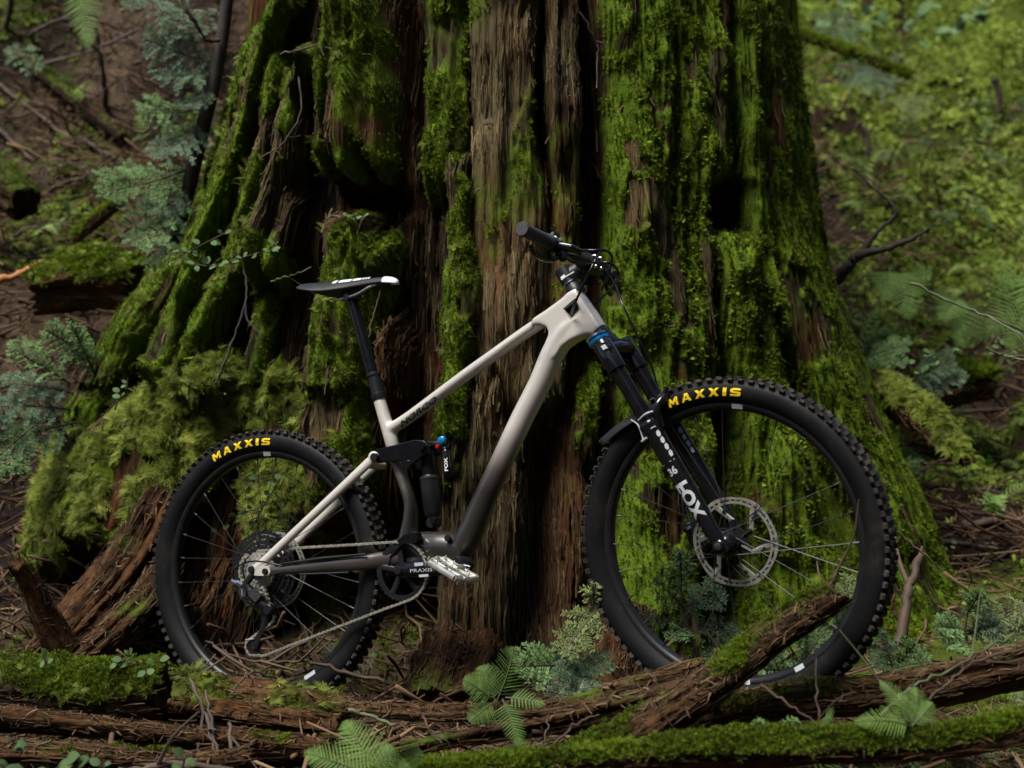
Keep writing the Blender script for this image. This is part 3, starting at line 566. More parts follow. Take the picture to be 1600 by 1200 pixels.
log('fallen_log', 'orange brown log with a mossy top along the lower right under the front wheel', 'log', [A_(1080, 1122, 2.98), A_(1230, 1098, 2.98), A_(1400, 1078, 2.98), A_(1520, 1056, 3.0), A_(1680, 1020, 3.02)], [.030, .034, .036, .042, .048], tufts=1200, tint=.35, slivers=1400, moss=.50, red=.5, tone=.45, seed=9, fib=.2, layer=.28, n=52, m=140, ends=(.8, 0))
log('mossy_log', 'long fluffy green log along the bottom edge, right of centre', 'log', [A_(560, 1226, 2.72), A_(760, 1202, 2.72), A_(930, 1190, 2.72), A_(1130, 1172, 2.7), A_(1330, 1166, 2.7), A_(1480, 1158, 2.7), A_(1700, 1120, 2.7)], [.022, .026, .028, .030, .031, .030, .032], tufts=14000, tint=.45, moss=.95, red=.35, tone=.4, seed=10, n=40, m=160, ends=(0, 0), lump=.22, tsc=(.004, .012))
log('wood_slab', 'flat reddish slab of dead wood at the bottom edge below the rotten log', 'dead wood', [A_(255, 1200, 2.9), A_(330, 1190, 2.9), A_(380, 1180, 2.9)], [.018, .022, .012], moss=.1, red=.6, tone=.6, seed=11, layer=.3)
# roots of the cedar: bare, rotten, orange
for q, (pts, rd, sd) in enumerate((([(262, 770, 4.05), (225, 850, 4.02), (180, 915, 3.96), (110, 990, 3.86), (70, 1030, 3.82)], [.055, .075, .080, .062, .04], 21), ([(255, 880, 3.98), (228, 935, 3.92), (180, 985, 3.84), (130, 1030, 3.78)], [.045, .060, .055, .03], 22), ([(735, 1010, 3.75), (720, 1060, 3.68), (700, 1110, 3.60)], [.10, .11, .10], 24), ([(975, 960, 3.72), (965, 1040, 3.6), (950, 1110, 3.55)], [.07, .085, .08], 25))):
    log('root', None, None, [A_(*p) for p in pts], rd, moss=.22 if sd < 24 else .05, red=.45, tone=.22, seed=sd, layer=.35 if sd < 24 else .15, fib=.28 if sd < 24 else .12, n=54, m=90, parent=cedar, ends=(0, 0), slivers=700)
log('broken_root', 'short brown stub standing at the left edge above the mossy log', 'dead wood', [A_(98, 1015, 3.70), A_(66, 960, 3.66), A_(48, 915, 3.63), A_(30, 886, 3.60)], [.038, .030, .026, .020], moss=.2, red=.5, tone=.45, seed=26, fib=.25, tufts=120, ends=(0, .8))
log('cut_log', 'sawn brown log end sticking out beside the right side of the big tree', 'log', [A_(1372, 607, 5.0), A_(1392, 597, 4.9), A_(1407, 590, 4.82)], [.040, .042, .042], moss=.1, red=.25, tone=.6, seed=27, ends=(0, .1), fib=.08, lump=.06)
log('mossy_log', 'mossy log lying on the slope right of the sawn log end', 'log', [A_(1395, 632, 5.35), A_(1450, 612, 5.35), A_(1530, 596, 5.4)], [.07, .085, .075], tufts=2600, moss=1.0, tint=.7, seed=28, lump=.2, tsc=(.012, .026))
log('mossy_root', 'feathery mossy root running down to the right from the tree', 'root', [A_(1385, 600, 4.72), A_(1425, 640, 4.62), A_(1465, 675, 4.5), A_(1500, 712, 4.4)], [.035, .05, .05, .03], feather=900, tufts=700, moss=1.0, tint=.62, seed=29)
log('mossy_branch', 'long yellow mossy branch sloping down at the upper right', 'branch', [A_(1235, 48, 7.6), A_(1330, 80, 7.5), A_(1420, 116, 7.4)], [.024, .026, .016], tufts=1500, moss=1.0, tint=.85, up_moss=.35, red=0, seed=30, tsc=(.010, .02))
log('mossy_branch', 'short bright mossy stick on the left slope below the soft needles', 'branch', [A_(118, 372, 5.6), A_(150, 345, 5.6), A_(186, 318, 5.6)], [.022, .026, .02], tufts=600, moss=1.0, tint=.75, seed=31, tsc=(.008, .018))
log('fallen_branch', 'thick broken brown branch pointing down the left slope', 'branch', [gp(22, 100, .05), gp(70, 135, .06), gp(130, 185, .06), gp(190, 232, .05)], [.040, .042, .040, .034], moss=.7, tufts=700, red=.05, tone=.25, seed=32, m=70)
log('mossy_log', 'grey mossy log end at the left edge of the slope', 'log', [A_(-90, 215, 5.6), A_(-20, 265, 5.5), A_(38, 318, 5.4)], [.08, .08, .07], moss=.95, tufts=1800, tone=.3, red=0, ends=(0, .1), up_moss=.6, seed=33, tint=.4)
log('mossy_log', 'fat mossy log bulging from the slope left of the tree', 'log', [A_(70, 448, 5.1), A_(130, 438, 5.1), A_(200, 446, 5.05)], [.075, .10, .08], tufts=3200, feather=350, moss=1.0, tint=.55, seed=34, lump=.25, tsc=(.008, .02))

# --- sticks and twigs, one object each
def stick(label, pts, r0, r1, mat=None, cat='branch', name='dead_branch', subs=0, seed=0, group=None, kink=.008):
    r = np.random.default_rng(seed + 100); P = catmull(pts, 6); P = P + r.normal(0, kink * .25, P.shape); m = MB(); m.tube(P, np.linspace(r0, r1, len(P)) * (1 + .14 * r.normal(0, 1, len(P))), 8)
    for i in range(subs):
        k = r.integers(2, len(P) - 1); d = (P[k] - P[k - 1]); d = d / np.linalg.norm(d) + r.normal(0, .55, 3); q = P[k] + d * r.uniform(.05, .14); m.tube(catmull([P[k], (P[k] + q) / 2 + r.normal(0, .006, 3), q], 3), [r1 * .9, r1 * .4], 5)
    o = m.build(name, mat or M_TWIG); c = Vector(P[0]); o.data.transform(Matrix.Translation(-c)); o.location = c
    return tag(o, label, cat, group)
G = gp
stick('long pale stick rising across the upper left slope', [G(55, 118, .05), A_(130, 84, 6.6), A_(215, 48, 6.5)], .010, .006, subs=3, seed=1)
stick('twin pale dead stems standing on the upper left slope', [G(166, 172), A_(160, 110, 6.6), A_(148, 40, 6.5)], .016, .010, subs=1, seed=2)
stick('thin grey stick lying along the left slope below the thick branch', [G(0, 142, .03), G(60, 188, .03), G(128, 238, .03)], .010, .006, subs=4, seed=3)
stick('crooked brown stick near the left edge, below the thin grey stick', [G(-5, 212, .04), G(35, 250, .04), G(95, 300, .03)], .011, .006, M_TWIGR, subs=4, seed=4)
stick('orange splintered stick at the left edge beside the fat mossy log', [A_(-10, 442, 5.0), A_(38, 424, 5.05), A_(72, 404, 5.1)], .016, .007, simple('fresh_splinter', (.36, .13, .04), .7, var=.4, scale=20), subs=1, seed=5)
stick('long bent brown stick pointing right on the left slope', [G(60, 318, .03), G(110, 300, .05), G(150, 298, .04)], .010, .005, M_TWIGR, subs=3, seed=6)
stick('slim stick leaning down the slope towards the soft needles', [G(130, 228, .03), G(165, 252, .04), G(195, 268, .04)], .009, .005, subs=3, seed=7)
stick('curved dead branch arching at the top of the left slope', [G(45, 72, .05), A_(75, 38, 7.0), A_(110, 26, 6.9)], .012, .006, subs=2, seed=8)
stick('pale upright dead twig at the upper left corner', [G(8, 50), A_(16, 10, 7.2), A_(20, -20, 7.1)], .018, .012, subs=0, seed=9)
stick('forked dark dead branch leaning out right of the tree', [A_(1308, 440, 4.9), A_(1330, 410, 4.85), A_(1352, 396, 4.8), A_(1400, 384, 4.75), A_(1452, 358, 4.7)], .022, .006, M_BARK, subs=1, seed=10)
stick('thin dark twig rising from the forked dead branch', [A_(1340, 402, 4.82), A_(1372, 362, 4.8), A_(1400, 330, 4.78), A_(1368, 296, 4.8), A_(1330, 262, 4.85)], .009, .003, M_BARK, subs=1, seed=11)
stick('long fine green stem crossing the right slope', [A_(1425, 442, 4.2), A_(1500, 478, 4.15), A_(1560, 500, 4.1), A_(1615, 524, 4.1)], .0042, .003, M_STEM, subs=2, seed=12)
stick('fine green stem at the right edge below the ferns', [A_(1538, 544, 4.1), A_(1570, 556, 4.1), A_(1615, 564, 4.05)], .0035, .003, M_STEM, subs=3, seed=13)
stick('short pale dead stem standing on the moss of the right slope', [A_(1341, 192, 8.2), A_(1354, 212, 8.2), A_(1356, 244, 8.2)], .022, .014, subs=0, seed=14)
stick('short pale stick standing near the right edge of the mossy slope', [A_(1553, 122, 9.2), A_(1562, 148, 9.2), A_(1558, 182, 9.2)], .025, .018, subs=0, seed=15)
stick('brown stick lying on the bare soil right of the tree', [G(1505, 832, .02), G(1545, 826, .025), G(1582, 816, .02)], .018, .012, M_TWIGR, subs=1, seed=16)
stick('brown knobbly root standing behind the front wheel', [A_(1405, 1004, 3.55), A_(1418, 935, 3.6), A_(1426, 900, 3.65), A_(1440, 866, 3.7)], .015, .009, M_TWIGR, subs=2, kink=.008, seed=17)
stick('pale stick lying on the soil beside the front tyre', [G(1448, 852, .02), G(1500, 858, .02), G(1560, 868, .02)], .009, .006, subs=2, seed=18)
stick('grey forked branch at the right edge above the fallen log', [A_(1545, 1020, 3.3), A_(1575, 985, 3.35), A_(1612, 940, 3.4)], .014, .010, subs=2, seed=19)
stick('pale thin stick pointing right from the tree foot', [G(1440, 664, .04), G(1510, 662, .05), G(1590, 655, .04)], .012, .008, M_TWIGR, subs=1, seed=20)
stick('thin bent twig crossing the bottom of the rear wheel', [A_(322, 1002, 3.42), A_(350, 1018, 3.42), A_(400, 1034, 3.42), A_(452, 1034, 3.42), A_(490, 1036, 3.42), A_(540, 1052, 3.42), A_(600, 1064, 3.42)], .0026, .005, M_TWIGR, subs=5, seed=21)
stick('curled fine twig arching over the rotten log', [A_(362, 1085, 3.22), A_(378, 1060, 3.24), A_(402, 1050, 3.26), A_(432, 1062, 3.3)], .0022, .0028, M_TWIG, subs=0, seed=22)
stick('thin brown twig hanging down across the rotten log', [A_(298, 1062, 3.2), A_(318, 1110, 3.14), A_(332, 1160, 3.08), A_(336, 1215, 3.0)], .0045, .004, M_TWIG, subs=3, seed=23)
stick('second thin twig crossing in front of the rotten log', [A_(322, 1078, 3.2), A_(330, 1125, 3.12), A_(338, 1165, 3.05), A_(352, 1205, 3.0)], .0035, .004, M_TWIGR, subs=2, seed=24)
stick('grey upright twig left of the pale bottom stick', [A_(362, 1128, 3.1), A_(360, 1165, 3.05), A_(366, 1215, 3.0)], .0045, .0035, M_TWIG, subs=2, seed=25)
stick('pale long stick lying along the bottom edge at lower left', [A_(185, 1208, 2.85), A_(260, 1194, 2.86), A_(330, 1200, 2.86), A_(420, 1212, 2.86)], .007, .005, M_TWIG, subs=2, seed=26)
stick('short yellow mossy stick left of the split pole', [A_(548, 1110, 3.05), A_(580, 1120, 3.03), A_(618, 1133, 3.0)], .005, .003, M_STEM, subs=0, seed=27)
stick('fine twig slanting under the thin split pole', [A_(655, 1112, 3.0), A_(672, 1140, 2.98), A_(690, 1160, 2.96)], .003, .002, M_TWIGR, subs=1, seed=28)
stick('fine bent twig in the dark below the leaning log', [A_(838, 1178, 2.9), A_(852, 1150, 2.92), A_(858, 1118, 2.95)], .002, .0015, M_TWIG, subs=1, seed=29)
stick('slim pale twig slanting below the leaning log', [A_(850, 1178, 2.86), A_(880, 1150, 2.86), A_(905, 1128, 2.86), A_(935, 1116, 2.86)], .0025, .002, M_TWIGR, subs=0, seed=30)
stick('straight thin reddish twig in front of the fallen log', [A_(1188, 1070, 2.8), A_(1240, 1106, 2.78), A_(1288, 1142, 2.76)], .0028, .002, M_TWIGR, subs=0, seed=31)
stick('thin upright twig standing before the fallen log', [A_(1280, 1135, 2.75), A_(1277, 1090, 2.76), A_(1274, 1030, 2.78)], .0028, .0016, M_TWIGR, subs=1, seed=32)
stick('short twig stub on the broken top of the leaning log', [A_(1288, 938, 2.89), A_(1298, 915, 2.89), A_(1309, 890, 2.88)], .0075, .0035, M_TWIGR, subs=2, seed=33)
stick('long green bramble stem arching over the fallen log', [A_(1375, 1118, 2.72), A_(1420, 1075, 2.74), A_(1480, 1050, 2.76), A_(1545, 1010, 2.8), A_(1612, 985, 2.85)], .0032, .0022, M_STEM, subs=3, seed=34)
stick('brown bramble stem under the green one', [A_(1452, 1094, 2.74), A_(1490, 1060, 2.76), A_(1530, 1030, 2.78), A_(1612, 1010, 2.8)], .0028, .002, M_TWIGR, subs=2, seed=35)
stick('thin stick lying from the front tyre towards the right', [A_(1402, 832, 3.4), A_(1440, 862, 3.4), A_(1470, 890, 3.4)], .003, .002, M_TWIG, subs=0, seed=36)
stick('thin grey twig hanging down the dark split of the tree', [A_(906, 18, 3.72), A_(925, 50, 3.74), A_(934, 84, 3.76), A_(931, 138, 3.76)], .0032, .0022, M_TWIG, subs=1, seed=37, cat='twig')
stick('fallen dead wand caught in the moss at the upper left of the trunk', [A_(440, 84, 4.05), A_(480, 74, 4.0), A_(505, 70, 3.98), A_(522, 84, 3.97), A_(536, 114, 3.97)], .0028, .002, M_TWIG, subs=3, seed=38, cat='twig')
stick('curved bare vine hanging down the mossy left ridges', [A_(468, 120, 4.02), A_(470, 170, 4.0), A_(456, 205, 4.0), A_(432, 232, 4.0), A_(404, 247, 4.02)], .0028, .0018, M_TWIG, subs=1, seed=39, cat='vine')
stick('dark bare stem climbing the left ridges below the saddle', [A_(380, 405, 4.05), A_(386, 450, 3.99), A_(376, 500, 3.95), A_(358, 545, 3.93), A_(344, 590, 3.92)], .003, .004, M_BARK, subs=2, seed=40, cat='vine')
stick('reddish straight twig leaning behind the saddle nose', [A_(596, 452, 3.98), A_(584, 490, 3.96), A_(576, 530, 3.94)], .003, .002, M_TWIGR, subs=0, seed=41, cat='twig')
stick('fine stem reaching right from the dark gap towards the saddle', [A_(424, 440, 4.0), A_(455, 430, 3.96), A_(486, 418, 3.94)], .0025, .002, M_STEM, subs=1, seed=42, cat='twig')
used_labels = set()
def where_stick(x, y, dx, dy, side):
    tilt = 'rising rightwards' if dy < -8 else 'slanting down rightwards' if dy > 8 else 'lying level'
    if side == 'left':
        row = 'at the top of the left slope' if y < 100 else 'beside the thick branch' if y < 200 else 'halfway down the left slope' if y < 290 else 'above the fat mossy log'
        col = 'by the picture edge' if x < 60 else 'close to the sapling' if x > 125 else ''
    else:
        row = 'on the upper right soil' if y < 790 else 'behind the front tyre' if x < 1470 else 'on the lower right soil'
        col = 'near the tree foot' if x < 1450 else 'furthest right' if x > 1535 else ''
    return ' '.join(f'dead stick {tilt} {row} {col}'.split())
for k, (x, y, dx, dy, rr_) in enumerate([(20, 380, 60, -14, .006), (100, 265, 50, 26, .005), (170, 120, 30, 34, .006), (40, 170, 62, 20, .005), (120, 140, 40, -22, .006), (10, 300, 48, 16, .006), (85, 215, 55, 10, .005), (150, 330, 30, -28, .005), (60, 250, 30, 40, .005), (200, 150, 26, 40, .005), (30, 60, 50, 30, .006), (110, 190, 36, -30, .004), (5, 335, 60, -5, .005), (180, 60, 40, 25, .006), (75, 90, 44, -16, .005), (140, 280, 40, 4, .004)]):
    lb = where_stick(x, y, dx, dy, 'left')
    if lb in used_labels: continue
    used_labels.add(lb); stick(lb, [G(x, y, .03), G(x + dx * .5, y + dy * .5, .05), G(x + dx, y + dy, .03)], rr_, rr_ * .6, [M_TWIG, M_TWIGR][k % 2], subs=2, seed=60 + k, group='dead sticks on the left slope')
for k, (x, y, dx, dy) in enumerate([(1420, 770, 50, -6), (1480, 800, 40, 12), (1530, 770, 40, 10), (1450, 900, 50, -14), (1490, 880, 60, 4), (1560, 880, 34, -20), (1430, 820, 36, 22), (1540, 720, 50, 8), (1500, 750, 36, -12)]):
    lb = where_stick(x, y, dx, dy, 'right')
    if lb in used_labels: continue
    used_labels.add(lb); stick(lb, [G(x, y, .012), G(x + dx * .5, y + dy * .5, .02), G(x + dx, y + dy, .012)], .006, .004, [M_TWIG, M_TWIGR][k % 2], subs=1, seed=90 + k, group='dead sticks on the right soil')

# --- conifers with flat sprays of needles
def spray(base, tip, normal, width, twigs, nl=.013, seed=0, droop=.06, dens=1.45, nw=.0024):
    """a bough: returns (needle verts, faces, tints, stem MB)"""
    r = np.random.default_rng(seed); base, tip, normal = [np.asarray(q, float) for q in (base, tip, normal)]; L = np.linalg.norm(tip - base); normal = normal + r.normal(0, .22, 3); normal = normal / np.linalg.norm(normal)
    P = catmull([base, base * .6 + tip * .4 + normal * droop * L, base * .25 + tip * .75 + normal * droop * L * .8, tip], 8); s = np.linspace(0, 1, len(P)); st = MB(); st.tube(P, [.0035 * L / .35 + .001, .0012], 5)
    axes = []; T = np.gradient(P, axis=0); T /= np.linalg.norm(T, axis=1)[:, None]
    axes.append((P, 1.0))
    for i in range(twigs):
        t = (i + .5) / twigs * .93 + .04; k = min(int(t * (len(P) - 1)), len(P) - 2); side = (-1) ** i
        b = np.array([np.interp(t, s, P[:, q]) for q in range(3)]); sd_ = np.cross(T[k], normal); sd_ /= np.linalg.norm(sd_)
        ln = width * (1 - t) ** .65 * smooth(-.12, .28, t) * r.uniform(.75, 1.15); d = sd_ * side * .80 + T[k] * .62 + normal * r.uniform(-.30, .22) + r.normal(0, .10, 3); d /= np.linalg.norm(d)
        q = b + d * ln; Q = catmull([b, b + d * ln * .5 + normal * .02 * ln, q - normal * .10 * ln], 5); axes.append((Q, .85)); st.tube(Q, [.0014, .0007], 4)
        for j in range(int(ln / .035)):
            u = r.uniform(.25, .85); bb = b + d * ln * u; s2 = (-1) ** j; dd = d * .75 + np.cross(d, normal) * s2 * .6; dd /= np.linalg.norm(dd); l2 = ln * .38 * (1.1 - u); axes.append((np.array([bb, bb + dd * l2 * .5, bb + dd * l2 - normal * .05 * l2]), .75))
    V, F, C_ = [], [], []
    for Q, sc_ in axes:
        seg = np.r_[0, np.cumsum(np.linalg.norm(np.diff(Q, axis=0), axis=1))]; n = max(4, int(seg[-1] / .0026 * dens)); u = np.sort(r.uniform(0.02, 1, n)) * seg[-1]
        B = np.stack([np.interp(u, seg, Q[:, q]) for q in range(3)], 1); D = np.stack([np.interp(u, seg, np.gradient(Q, axis=0)[:, q]) for q in range(3)], 1); D /= np.linalg.norm(D, axis=1)[:, None]
        S = np.cross(D, normal); S /= np.linalg.norm(S, axis=1)[:, None] + 1e-9; sg = np.where(np.arange(n) % 2, 1, -1)[:, None]
        dr = S * sg * r.uniform(.7, 1, (n, 1)) + D * r.uniform(.25, .75, (n, 1)) + normal * r.normal(0.05, .28, (n, 1)); dr /= np.linalg.norm(dr, axis=1)[:, None]
        ln = nl * sc_ * r.uniform(.7, 1.15, (n, 1)) * (1 - .35 * (u / seg[-1])[:, None] ** 3); w = np.cross(dr, normal); w /= np.linalg.norm(w, axis=1)[:, None] + 1e-9
        a = len(V) and V[-1].shape[0]; k0 = sum(x.shape[0] for x in V)
        tipv = B + dr * ln; v = np.stack([B - w * nw * .4, B + w * nw * .4, B + dr * ln * .6 + w * nw * .5, tipv, B + dr * ln * .6 - w * nw * .5], 1).reshape(-1, 3); V.append(v)
        j = np.arange(n)[:, None] * 5 + k0; F.append(np.concatenate([j + [0, 1, 2, 4], j + [4, 2, 3, 3]], 0)); t0 = r.uniform(.25, .75); C_.append(np.repeat(np.clip(t0 + r.normal(0, .16, n) + .18 * (u / seg[-1]), 0, 1), 5))
    return np.vstack(V), np.vstack(F), np.concatenate(C_), st
def bough(root, *a, mat=None, **k):
    V, F, T, st = spray(*a, **k); me = big_mesh('needles', V, F, mat or M_NEEDLE, {'tint': T}, False); bm = bmesh.new(); bm.from_mesh(me); bmesh.ops.dissolve_degenerate(bm, edges=bm.edges, dist=1e-7); bm.to_mesh(me); bm.free()
    b = under(st.build('bough', M_TWIGR), root); n_ = link('needles', me, b); n_['kind'] = 'stuff'; return b
def conifer(label, base, stem, boughs, name='conifer_seedling', cat='young conifer', seed=0, **kw):
    root = thing(name, label, cat, base)
    if stem is not None: under(MB().tube(catmull(stem[0], 6), stem[1], 7).build('stem', stem[2] if len(stem) > 2 else M_TWIGR), root)
    for i, b in enumerate(boughs):
        k = dict(kw); k.update(b[4] if len(b) > 4 else {}); bough(root, b[0], b[1], b[2] if b[2] is not None else (0, -.45, .9), b[3], k.pop('twigs', 16), seed=seed * 50 + i, **k)
    return root
UPC = np.array([0, -.55, .83]); CAMN = np.array([.1, -.85, .5])
M_NB = leaf_mat('blue_green_needles', (.045, .098, .032), (.170, .290, .100), inst=False)
M_ND = leaf_mat('deep_green_needles', (.020, .045, .022), (.085, .145, .07), inst=False)
M_NY = leaf_mat('yellow_green_needles', (.055, .085, .030), (.22, .28, .10), inst=False)
# leaning sapling at the left of the trunk with its soft sprays
S_ = lambda x, y, Y=4.75: A_(x, y, Y)
conifer('dark leaning sapling with soft green sprays left of the big trunk', S_(240, 440), ([S_(232, 452), S_(262, 396), S_(290, 305), S_(315, 205), S_(338, 110), S_(352, 20), S_(360, -60)], [.034, .030, .028, .026, .024, .022, .020], M_BARK), [
    (S_(300, 262), S_(152, 300, 4.5), CAMN, .20, dict(mat=M_NB, twigs=22)), (S_(288, 300), S_(205, 385, 4.5), CAMN, .18, dict(mat=M_NB)), (S_(318, 190), S_(238, 245, 4.55), CAMN, .16), (S_(322, 170), S_(215, 175, 4.6), CAMN, .16, dict(mat=M_NB)),
    (S_(335, 110), S_(245, 120, 4.6), CAMN, .16), (S_(338, 100), S_(225, 60, 4.6), CAMN, .18), (S_(346, 50), S_(250, 15, 4.7), CAMN, .17), (S_(350, 20), S_(190, -5, 4.8), CAMN, .17), (S_(296, 290), S_(230, 330, 4.55), CAMN, .13), (S_(280, 330), S_(235, 420, 4.55), CAMN, .12, dict(mat=M_NB)), (S_(330, 140), S_(285, 165, 4.6), CAMN, .10)],
    name='sapling_tree', cat='sapling', seed=1, nl=.017, droop=-.05, mat=M_NEEDLE)
stick('bare dark side branch of the upper left, bending down to the sapling', [A_(281, -8, 4.65), A_(300, 28, 4.65), A_(322, 62, 4.68), A_(342, 62, 4.72)], .008, .006, M_BARK, seed=43)
conifer('pale blue green conifer spreading at the left edge beside the mossy root', S_(60, 690, 4.25), ([S_(120, 720, 4.3), S_(80, 640, 4.3), S_(40, 560, 4.4)], [.012, .010, .006]), [
    (S_(110, 600, 4.35), S_(15, 545, 4.2), CAMN, .15, dict(mat=M_NB)), (S_(150, 565, 4.4), S_(70, 515, 4.25), CAMN, .12, dict(mat=M_NB)), (S_(110, 640, 4.3), S_(-40, 640, 4.1), CAMN, .20, dict(twigs=22)), (S_(120, 660, 4.3), S_(-20, 700, 4.1), CAMN, .18), (S_(150, 590, 4.4), S_(110, 505, 4.3), CAMN, .08, dict(mat=M_NB)), (S_(115, 615, 4.35), S_(5, 600, 4.2), CAMN, .17), (S_(60, 660, 4.2), S_(-30, 740, 4.05), CAMN, .15, dict(mat=M_NB))], seed=2, nl=.017, droop=.04)
conifer('blue green conifer seedling between the two wheels', S_(915, 1080, 3.35), ([S_(905, 1085, 3.35), S_(918, 1030, 3.32), S_(935, 950, 3.3)], [.006, .005, .003]), [
    (S_(925, 1000, 3.32), S_(928, 912, 3.28), CAMN, .07, dict(mat=M_NY, twigs=12)), (S_(935, 950, 3.3), S_(880, 1022, 3.2), CAMN, .08, dict(mat=M_NY)), (S_(912, 1040, 3.3), S_(808, 1042, 3.15), CAMN, .10, dict(mat=M_NB)), (S_(900, 1060, 3.3), S_(800, 1015, 3.2), CAMN, .07, dict(mat=M_NB, twigs=10)), (S_(915, 1030, 3.3), S_(862, 1092, 3.15), CAMN, .10), (S_(912, 1045, 3.3), S_(900, 1085, 3.12), CAMN, .09), (S_(918, 1020, 3.3), S_(945, 1050, 3.2), CAMN, .07, dict(mat=M_ND))], seed=3, nl=.016, droop=.05)
conifer('dark green seedling with a pale stem seen through the front wheel', S_(1098, 1045, 3.5), ([S_(1098, 1045, 3.5), S_(1078, 990, 3.5), S_(1066, 950, 3.5), S_(1062, 880, 3.5)], [.006, .005, .004, .002]), [
    (S_(1064, 930, 3.5), S_(1062, 862, 3.45), CAMN, .06, dict(mat=M_NB, twigs=10)), (S_(1068, 950, 3.5), S_(1022, 905, 3.45), CAMN, .06, dict(mat=M_NB, twigs=9)), (S_(1075, 980, 3.5), S_(1002, 962, 3.45), CAMN, .05, dict(mat=M_ND, twigs=8)), (S_(1068, 955, 3.5), S_(1132, 925, 3.55), CAMN, .08, dict(mat=M_ND)), (S_(1080, 990, 3.5), S_(1155, 985, 3.55), CAMN, .08, dict(mat=M_ND)), (S_(1078, 985, 3.5), S_(1046, 1000, 3.4), CAMN, .05, dict(mat=M_NB, twigs=9)), (S_(1090, 1020, 3.5), S_(1160, 1030, 3.5), CAMN, .07, dict(mat=M_ND)), (S_(1072, 970, 3.5), S_(1120, 890, 3.55), CAMN, .05, dict(mat=M_ND, twigs=9))], seed=4, nl=.015, dens=1.2)
conifer('pale blue green seedling behind the leaning log inside the front wheel', S_(1235, 1068, 3.25), ([S_(1235, 1072, 3.25), S_(1260, 1010, 3.28), S_(1300, 940, 3.3)], [.005, .004, .002]), [
    (S_(1245, 1050, 3.25), S_(1180, 1045, 3.1), CAMN, .07, dict(mat=M_NB, twigs=12)), (S_(1250, 1040, 3.25), S_(1290, 985, 3.25), CAMN, .08, dict(mat=M_NB)), (S_(1260, 1010, 3.28), S_(1240, 975, 3.2), CAMN, .07, dict(mat=M_NB, twigs=12)), (S_(1290, 960, 3.3), S_(1335, 905, 3.35), CAMN, .07, dict(mat=M_NY)), (S_(1270, 1010, 3.28), S_(1325, 960, 3.3), CAMN, .08), (S_(1240, 1060, 3.25), S_(1265, 1052, 3.1), CAMN, .07, dict(mat=M_NB)), (S_(1230, 1065, 3.2), S_(1200, 1085, 3.1), CAMN, .06, dict(mat=M_NB))], seed=5, nl=.016)
conifer('blue green seedling on the soil right of the front tyre', S_(1500, 1010, 3.35), ([S_(1500, 1015, 3.35), S_(1508, 975, 3.35), S_(1515, 930, 3.35)], [.005, .004, .002]), [
    (S_(1505, 985, 3.35), S_(1462, 980, 3.2), CAMN, .07, dict(mat=M_NB, twigs=12)), (S_(1510, 960, 3.35), S_(1530, 925, 3.3), CAMN, .06, dict(mat=M_NB, twigs=12)), (S_(1505, 990, 3.35), S_(1560, 975, 3.3), CAMN, .08), (S_(1505, 995, 3.35), S_(1600, 950, 3.3), CAMN, .09, dict(mat=M_NY)), (S_(1500, 1005, 3.35), S_(1480, 1010, 3.2), CAMN, .06, dict(mat=M_NB)), (S_(1530, 990, 3.35), S_(1620, 985, 3.3), CAMN, .08)], seed=6, nl=.016)
conifer('low green seedling right under the front tyre on the fallen log', S_(1395, 1045, 3.25), None, [
    (S_(1395, 1045, 3.25), S_(1372, 985, 3.25), CAMN, .05, dict(mat=M_ND, twigs=10)), (S_(1398, 1045, 3.25), S_(1430, 1005, 3.2), CAMN, .07, dict(mat=M_NB, twigs=12)), (S_(1395, 1045, 3.25), S_(1448, 1035, 3.15), CAMN, .07, dict(mat=M_NB, twigs=12)), (S_(1390, 1045, 3.25), S_(1370, 1040, 3.15), CAMN, .05, dict(mat=M_ND, twigs=10))], seed=7, nl=.015)
conifer('tiny pale tufts of needles in front of the fallen log', S_(1180, 1150, 2.76), None, [
    (S_(1195, 1152, 2.76), S_(1182, 1128, 2.74), CAMN, .03, dict(mat=M_NB, twigs=7)), (S_(1235, 1150, 2.76), S_(1230, 1126, 2.74), CAMN, .03, dict(mat=M_NB, twigs=7)), (S_(1262, 1152, 2.76), S_(1268, 1136, 2.74), CAMN, .025, dict(mat=M_NB, twigs=7))], seed=8, nl=.014)
conifer('flat spray of blue green needles on the slope right of the tree', S_(1370, 570, 4.9), None, [
    (S_(1355, 560, 4.95), S_(1420, 540, 4.8), CAMN, .11, dict(mat=M_NB)), (S_(1420, 600, 5.0), S_(1490, 560, 4.85), CAMN, .12), (S_(1430, 610, 5.0), S_(1510, 590, 4.85), CAMN, .10), (S_(1350, 550, 5.0), S_(1390, 520, 4.9), CAMN, .08, dict(mat=M_NB))], seed=9, nl=.018)
conifer('hanging dark spray over the slope at the upper right', S_(1480, 60, 8.0), None, [(S_(1330, 20, 8.2), S_(1290, 70, 8.0), CAMN, .25, dict(nl=.03)), (S_(1300, 100, 8.2), S_(1400, 130, 8.0), CAMN, .3, dict(nl=.03)), (S_(1400, 150, 8.0), S_(1440, 180, 7.9), CAMN, .2, dict(nl=.03, mat=M_NY))], seed=10, dens=.7)

